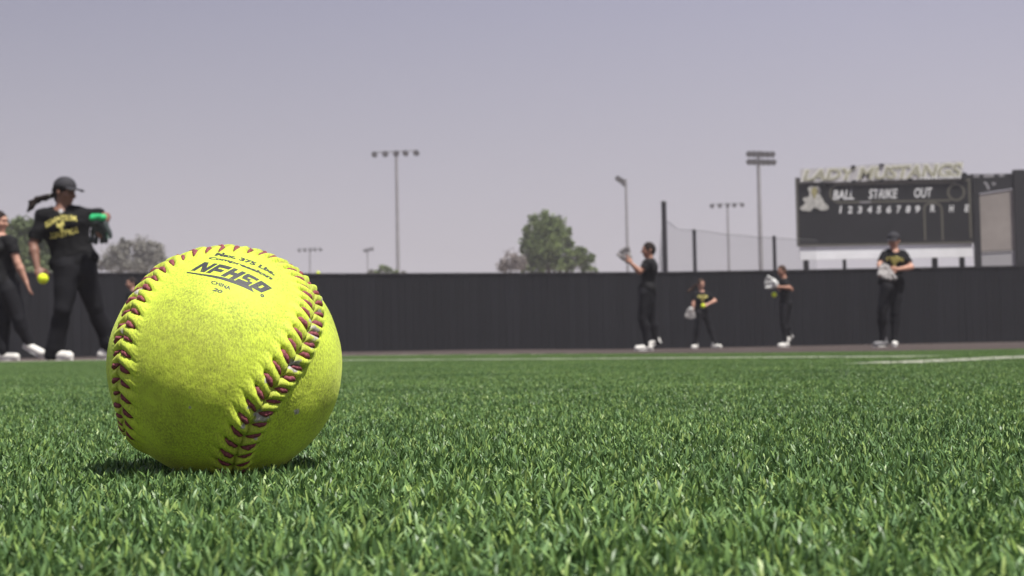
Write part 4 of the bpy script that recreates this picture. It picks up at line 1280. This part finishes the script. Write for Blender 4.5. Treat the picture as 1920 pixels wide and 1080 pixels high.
    # ---- shoes
    for q, tz, ms_, lf in (('L', toes[0], shoe[0], lift[0]), ('R', toes[1], shoe[1], lift[1])):
        an = P['an' + q]; t = np.array(tz, float); t = unit(t)
        g0 = gz(an[0], d) + lf
        if lf == 0:
            t[2] = 0; t = unit(t)
            heel = np.array((an[0], an[1], 0)) - t * .055 * s; heel[2] = g0 + .042 * s; toe = heel + t * .20 * s; toe[2] = g0 + .032 * s
        else:
            heel = an - t * .03 * s - np.array((0, 0, .04)); toe = heel + t * .20 * s
        lo2 = np.minimum(np.minimum(heel, toe), an) - .1; hi2 = np.maximum(np.maximum(heel, toe), an) + .1
        f = Field(lo2, hi2, .007)
        f.cap(heel, toe, .046 * s, .040 * s, .02); f.cap(heel + t * .12 * s, toe, .040 * s, .044 * s, .02)
        f.cap(heel + t * .03 * s + np.array((0, 0, .02)), an * .6 + heel * .4 + np.array((0, 0, .02)), .046 * s, .044 * s, .02)
        dn = np.cross(np.cross(t, (0, 0, 1)), t); dn = -unit(dn)      # under-foot direction
        f.plane(heel + dn * .036 * s, dn)
        so = link('shoe', f.surface('shoe'), root, ms_)
        # sole: a slab under the upper, its outline a foot shape
        sd_ = np.cross(t, dn); m_ = MB(); ring_ = []
        for k in range(18):
            w = 2 * math.pi * k / 18; a_ = math.cos(w); b_ = math.sin(w)
            wd_ = (.050 if a_ > 0 else .043) * s
            ring_.append(heel + t * (.10 + .150 * a_) * s + sd_ * b_ * wd_ * (1 - .15 * (1 - abs(a_))))
        n = 18
        V = [p + dn * (.030 * s) for p in ring_] + [p + dn * (.044 * s) for p in ring_]
        F = [tuple(range(n)), tuple(range(2*n-1, n-1, -1))] + [((i+1) % n, i, n+i, n+(i+1) % n) for i in range(n)]
        sl_ = link('sole', mesh('sole', V, F), so, M_sole, world=False)
        sl_.matrix_parent_inverse = Matrix.Identity(4)
    # ---- hair
    f = Field(H - .2, H + .2, .008)
    f.ell(H + u2 * .030 * s - fc * .008 * s, Rh, (.084 * s, .100 * s, .100 * s), .02)
    f.cap(H - fc * .06 * s, H - fc * .055 * s - u2 * (.06 if female else .04) * s, .06 * s, .045 * s, .03)
    f.folds(.003, 60, ph)
    f.ell(H + fc * .085 * s - u2 * .055 * s, Rh, (.085 * s, .062 * s, .115 * s), .01, cut=True)
    f.plane(H - u2 * .10 * s, -u2)
    link('hair', f.surface('hair'), root, M_hr)
    if tail:
        pts_ = [np.array(at(px, py, d + dy)[:]) for px, py, dy in tail['pts']]
        lo2 = np.min(pts_, 0) - .1; hi2 = np.max(pts_, 0) + .1
        f = Field(lo2, hi2, .008); nst = tail.get('n', 7)
        for i in range(nst):
            jit = [np.array(rng.normal(0, .004 + .016 * k / len(pts_), 3)) for k in range(len(pts_))]
            for k in range(len(pts_) - 1):
                r0 = tail['r'] * (1 - .75 * k / len(pts_)); r1 = tail['r'] * (1 - .75 * (k + 1) / len(pts_))
                f.cap(pts_[k] + jit[k], pts_[k+1] + jit[k+1], r0, r1, .008)
        link('ponytail', f.surface('ponytail'), root, M_hr)
        m_ = MB(); c = Vector(pts_[0]); dd = Vector(pts_[1] - pts_[0]).normalized()
        m_.tube([c - dd * .012, c, c + dd * .012], [tail['r'] * .9, tail['r'] * 1.45, tail['r'] * .9], 12)
        m_.build('hair_tie', M_wtext if tail.get('tie', True) else M_hair, root, True)
    if cap:
        f = Field(H - .3, H + .3, .008)
        f.ell(H + u2 * .048 * s - fc * .002 * s, Rh, (.091 * s, .108 * s, .092 * s), .01)
        f.plane(H + u2 * .040 * s, -(u2 * .97 - fc * -.1))
        co = link('cap_crown', f.surface('cap_crown'), root, M_cap_c)
        n = 11; V = []; F = []
        for i in range(n):
            a_ = -1 + 2 * i / (n - 1); w = a_ * 1.15
            i0 = H + u2 * .045 * s + hr * math.sin(w) * .086 * s + fc * math.cos(w) * .098 * s
            o0 = H + u2 * (.030 - .014 * a_ * a_) * s + hr * a_ * .080 * s + fc * (.185 - .055 * a_ ** 4) * s
            for zz in (0, -.006): V.append(i0 + u2 * zz); V.append(o0 + u2 * zz)
        for i in range(n - 1):
            a = i * 4; c = a + 4
            F += [(a, a+1, c+1, c), (a+2, c+2, c+3, a+3), (a+1, a+3, c+3, c+1), (a, c, c+2, a+2)]
        F += [(0, 2, 3, 1), (4*n-4, 4*n-3, 4*n-1, 4*n-2)]
        link('cap_brim', mesh('cap_brim', V, F, True), root, M_cap_c)
    if text:
        bvh = BVHTree.FromPolygons([v.co[:] for v in sm_.vertices], [tuple(p.vertices) for p in sm_.polygons])
        for key, cx_, cz_, wd_, ht_, arch in text:
            V, F, sz = TEXTS[key] if key in TEXTS else (None, None, None)
            if V is None:
                V, F = grid_rects([rect(.30, .0, .7, 1), rect(0, .55, .298, 1), rect(.702, .45, 1, .9)], 2, 2); sz = np.array((1, 1)); V = np.array(V)
            V = np.array(V) / sz; out = []
            o0 = P['pel'] + (P['neck'] - P['pel']) * cz_ + rt * cx_ * s
            # denser outline so that the print follows the cloth
            for (u, v) in V:
                q = o0 + rt * (u - .5) * wd_ * s + ub * ((v - .5) * ht_ - arch * (u - .5) ** 2 * 4) * s + ch * .4
                hit_ = bvh.ray_cast(Vector(q), Vector(-ch))
                out.append((hit_[0] + Vector(ch) * .005) if hit_[0] is not None else Vector(q - ch * .28))
            link('shirt_print', mesh('shirt_print', out, F), root, M_goldt)
    root['_p'] = 0; del root['_p']
    return root, P

def held_glove(c, out, upv, s, mats, label, strap=(.028, .030)):
    """a fielder's glove: five stalls and a web round a deep pocket"""
    c = np.array(c, float); o_ = unit(out); u_ = np.array(upv, float); u_ = unit(u_ - o_ * (u_ @ o_)); r_ = np.cross(o_, u_)
    R = np.stack([r_, o_, u_], 1)
    e = empty('softball_glove', c - u_ * .1); tag(e, label, 'glove', None)
    f = Field(c - .3, c + .3, .008)
    f.ell(c, R, (.095 * s, .05 * s, .09 * s), .02)
    for i, x in enumerate((-.070, -.030, .012, .052)):
        p = c + r_ * x * s + u_ * .04 * s; q = c + r_ * x * 1.35 * s + u_ * (.155 - .012 * abs(i - 1.3)) * s + o_ * .035 * s
        f.cap(p, q, .026 * s, .021 * s, .012)
    p = c + r_ * .075 * s - u_ * .02 * s; q = c + r_ * .135 * s + u_ * .09 * s + o_ * .04 * s; f.cap(p, q, .030 * s, .022 * s, .015)
    f.ell(c + o_ * .065 * s + u_ * .02 * s, R, (.055 * s, .035 * s, .065 * s), .01, cut=True)
    f.folds(.006, 42, s * 9)
    link('glove_shell', f.surface('glove_shell'), e, mats[0])
    f = Field(c - .3, c + .3, .008)
    f.cap(c - u_ * .085 * s - r_ * strap[0] * s, c - u_ * .085 * s + r_ * strap[0] * s, strap[1] * s, strap[1] * s, .01)
    f.folds(.007, 50, s * 5)
    link('wrist_strap', f.surface('wrist_strap'), e, mats[1])
    m_ = MB()
    for k in range(4):
        a_ = c + r_ * .085 * s + u_ * (.05 + .02 * k) * s + o_ * .03 * s; b_ = c + r_ * .12 * s + u_ * (.04 + .022 * k) * s + o_ * .035 * s
        m_.tube([a_, b_], .006 * s, 6)
    m_.build('web', mats[1], e, True)
    return e

def small_ball(c, label, r=.0485):
    e = empty('softball', Vector(c) - Vector((0, 0, r))); tag(e, label, 'softball')
    bm = bmesh.new(); bmesh.ops.create_icosphere(bm, subdivisions=4, radius=r)
    me = bpy.data.meshes.new('leather_cover'); bm.to_mesh(me); bm.free()
    me.polygons.foreach_set('use_smooth', [True] * len(me.polygons))
    o = link('leather_cover', me, e, M_ball, world=False); o.location = (0, 0, r)
    P = SEAM[::30] * (r * 1.004); n = len(P)
    m_ = MB(); m_.tube([Vector(p) for p in P] + [Vector(P[0])], .0016, 5)
    o = link('seam', mesh('seam', m_.v, m_.f, True), e, M_ballseam, world=False); o.location = (0, 0, r)
    return e

GRP = None
# player with the green glove and a ball held low
r_, P2 = person(13.1, dict(head=(121, 360, 0), neck=(115, 391, 0), pel=(140, 494, .02), shL=(82, 405, -.06), shR=(148, 401, .10), elL=(62, 458, -.12), wrL=(70, 502, -.20), hdL=(77, 519, -.24),
      elR=(199, 407, .10), wrR=(188, 424, -.10), hdR=(184, 440, -.16), hipL=(127, 504, -.02), hipR=(156, 504, .04), knL=(118, 580, -.08), anL=(103, 653, -.02), knR=(178, 575, .10), anR=(203, 640, .20)),
      'player in dark cap with green glove, holding a softball low, at the left', s=1.02,
      face=(.93, -.36, -.10), chest=(.28, -.96, 0), M_sk=M_skin_d, cap=True, tail=dict(pts=[(95, 367, .03), (84, 371, .04), (71, 372, .05), (62, 383, .05), (57, 392, .05)], r=.020, n=12), flare=.03,
      curlL=.95, curlR=.6, h=.0065, toes=((.93, -.35, 0), (.9, .2, 0)), sleeve=.78, ph=.5, bulk=1.28,
      text=[('must', .03, .80, .27, .055, .030), ('stem', .04, .66, .065, .085, 0), ('soft', .03, .53, .25, .052, -.012)])
pc = at(114.5, 396.5, 12.93); MB().tube([pc + Vector((-.005, .01, 0)), pc + Vector((0, -.01, 0))], [.022, .014], 12).build('pendant', M_silver, r_)
held_glove(at(186, 424, 12.92), (-.25, -.7, -.3), (-.10, -.1, -1), .95, (M_gloved, M_gloveg), 'green and black glove hanging from the bent arm of the capped player', strap=(.050, .036))
f = Field(np.array(at(186, 412, 12.95)[:]) - .25, np.array(at(186, 412, 12.95)[:]) + .25, .008)
small_ball(at(80.5, 522.5, 12.72), 'yellow softball held low in the hand of the player with the green glove', .0475)
# player cut off by the left edge
person(15.8, dict(head=(-3, 416, 0), neck=(2, 442, 0), pel=(8, 532, 0), shL=(-18, 452, .10), shR=(20, 453, -.10), elL=(-30, 495, .10), wrL=(-22, 530, .05), elR=(33, 493, -.12), wrR=(49, 528, -.10), hdR=(54, 543, -.10),
      hipL=(0, 545, .06), hipR=(18, 545, -.05), knL=(8, 602, .02), anL=(7, 653, .02), knR=(36, 598, -.06), anR=(55, 643, 0)),
      'dark haired player walking in black, cut off by the left edge of the picture', s=.99, face=(.95, -.25, -.05), chest=(.75, -.65, 0), M_sk=M_skin_l, h=.008,
      toes=((1, -.2, 0), (.85, -.3, -.42)), lift=(0, .05), curlL=.3, curlR=.25, sleeve=.5, shirt=M_shirt2, flare=.005, ph=1.2, bulk=1.12)
# tall player catching with raised hands
r_, P3 = person(23.6, dict(head=(1216, 469, 0), neck=(1218.5, 486, 0), pel=(1213, 546, 0), shL=(1216, 494, -.16), shR=(1221, 495, .16), elL=(1200, 509, -.22), wrL=(1184, 494, -.16), hdL=(1180, 483, -.14),
      elR=(1199, 510, .14), wrR=(1181, 492, .04), hdR=(1177, 481, .02), hipL=(1212, 552, -.08), hipR=(1217, 552, .08), knL=(1205, 597, -.10), anL=(1212, 641, -.10), knR=(1221, 599, .12), anR=(1230, 636, .12)),
      'tall player in black seen from the side, both hands raised to catch before the wall', s=1.05, face=(-.97, -.2, .02), chest=(-.96, -.28, 0), M_sk=M_skin_b, M_hr=M_hair, female=False,
      toes=((-1, -.1, 0), (-.9, 0, -.35)), lift=(0, .03), curlL=.3, curlR=.5, shirt=M_shirt2, sleeve=.55, ph=2.1, bulk=1.2)
held_glove(at(1175, 481, 23.5), (-.35, -.85, .1), (-.35, 0, 1), .92, (M_gloveb, M_glovebr), 'small tan and grey glove held up by the tall catching player')
# girl pitching, ponytail flying
person(32.0, dict(head=(1314, 533, 0), neck=(1315, 546, 0), pel=(1316, 586, .02), shL=(1305, 552, -.04), shR=(1326, 552, .06), elL=(1300, 568, -.10), wrL=(1299, 582, -.12), elR=(1341, 564, .02), wrR=(1328, 570, -.12), hdR=(1321, 573, -.16),
      hipL=(1311, 590, -.02), hipR=(1322, 590, .04), knL=(1308, 615, -.06), anL=(1304, 641, -.02), knR=(1330, 613, .06), anR=(1340, 640, .05)),
      'small player bending forward in mid throw with her ponytail flying, before the wall', s=.93, face=(.35, -.9, -.15), chest=(.1, -.98, 0), M_sk=M_skin_l, M_hr=M_hair2,
      tail=dict(pts=[(1307, 533, .05), (1302, 538, .08), (1297, 543, .1), (1290, 547, .1)], r=.034, n=6, tie=False), toes=((-.5, -.8, 0), (.7, -.6, 0)), curlL=.6, curlR=.9, ph=3.,
      text=[('must', 0, .78, .24, .06, .02), ('stem', 0, .58, .10, .14, 0)])
held_glove(at(1294, 585, 31.8), (.2, -.9, 0), (-.3, 0, -1), .95, (M_gloveb, M_glovew), 'grey and white glove hanging at the side of the bending player')
small_ball(at(1318, 573.5, 31.75), 'yellow softball in the throwing hand of the bending player')
# girl with the white glove
person(29.7, dict(head=(1466, 508, 0), neck=(1470.5, 522, 0), pel=(1473, 572, 0), shL=(1467, 529, -.14), shR=(1476, 529, .12), elL=(1481, 540, -.22), wrL=(1462, 538, -.26), hdL=(1454, 534, -.27), elR=(1484, 543, .10), wrR=(1466, 541, -.02),
      hipL=(1470, 577, -.07), hipR=(1476, 577, .07), knL=(1468, 606, -.08), anL=(1472, 634, -.06), knR=(1473, 606, .1), anR=(1481, 629, .12)),
      'player in black reaching out a big white glove towards an airborne ball', s=.96, face=(-.75, -.6, -.15), chest=(-.85, -.5, 0), M_sk=M_skin_b, M_hr=M_hair2,
      toes=((-.9, -.4, 0), (-.6, -.2, -.5)), lift=(0, .05), curlL=.5, curlR=.5, ph=4.)
held_glove(at(1449, 531, 29.4), (-.2, -.9, -.1), (-.95, 0, .38), 1.02, (M_glovew, M_glovew), 'large white glove stretched out just above the falling ball')
small_ball(at(1451.5, 552.5, 29.5), 'yellow softball in mid air just below the white glove', .053)
# capped player under the scoreboard
person(22.8, dict(head=(1676, 452, 0), neck=(1676, 469, 0), pel=(1671, 532, .03), shL=(1660, 478, -.06), shR=(1693, 477, .04), elL=(1649, 496, -.16), wrL=(1652, 507, -.30), elR=(1709, 501, -.08), wrR=(1683, 505, -.28), hdR=(1671, 503, -.32),
      hipL=(1664, 541, 0), hipR=(1680, 541, .04), knL=(1654, 586, -.06), anL=(1655, 631, 0), knR=(1679, 587, 0), anR=(1677, 633, -.02)),
      'player in dark cap under the scoreboard, hands together at a grey glove', s=1.06, face=(-.55, -.8, -.15), chest=(-.2, -.98, 0), M_sk=M_skin_l, cap=True, toes=((-.85, -.5, 0), (-.25, -.95, 0)),
      shoe=(M_darkshoe, M_shoe), curlL=.5, curlR=.5, female=False, ph=5., bulk=1.14, text=[('must', -.02, .76, .26, .06, .03), ('stem', -.02, .62, .10, .10, 0)])
held_glove(at(1659, 508, 22.38), (.3, -.8, .5), (-.3, -.2, -.8), 1.2, (M_gloveb, M_gloveb), 'grey glove held at the waist of the capped player below the scoreboard')
# two players mostly hidden by the big ball
person(34.0, dict(head=(587, 527, 0), neck=(584, 540, 0), pel=(578, 588, 0), shL=(574, 547, 0), shR=(595, 546, 0), elL=(566, 566, -.05), wrL=(568, 582, -.15), elR=(604, 533, .02), wrR=(598, 520, -.02), hdR=(597, 514, -.03),
      hipL=(573, 592, 0), hipR=(584, 592, .02), knL=(570, 622, -.08), anL=(566, 650, 0), knR=(588, 622, .02), anR=(592, 650, .05)),
      'throwing player almost hidden behind the right side of the big ball', s=.96, face=(.6, -.75, 0), chest=(.2, -.95, 0), M_sk=M_skin_d, toes=((-.4, -.8, 0), (.6, -.6, 0)), curlR=.9, h=.010, ph=6.)
small_ball(at(596.5, 512.5, 33.9), 'yellow softball held up at the top of the wall right of the big ball', .05)
person(30.0, dict(head=(247, 531, 0), neck=(250, 545, 0), pel=(256, 596, 0), shL=(243, 552, -.08), shR=(259, 552, .08), elL=(240, 572, -.10), wrL=(246, 588, -.2), elR=(268, 572, .05), wrR=(262, 592, -.1),
      hipL=(251, 601, 0), hipR=(261, 601, .04), knL=(248, 632, -.06), anL=(247, 660, 0), knR=(266, 632, .04), anR=(272, 660, .06)),
      'player mostly hidden behind the left edge of the big ball', s=.97, face=(-.85, -.5, 0), chest=(-.6, -.8, 0), M_sk=M_skin_l, toes=((-.8, -.5, 0), (-.5, -.8, 0)), h=.010, ph=7.)
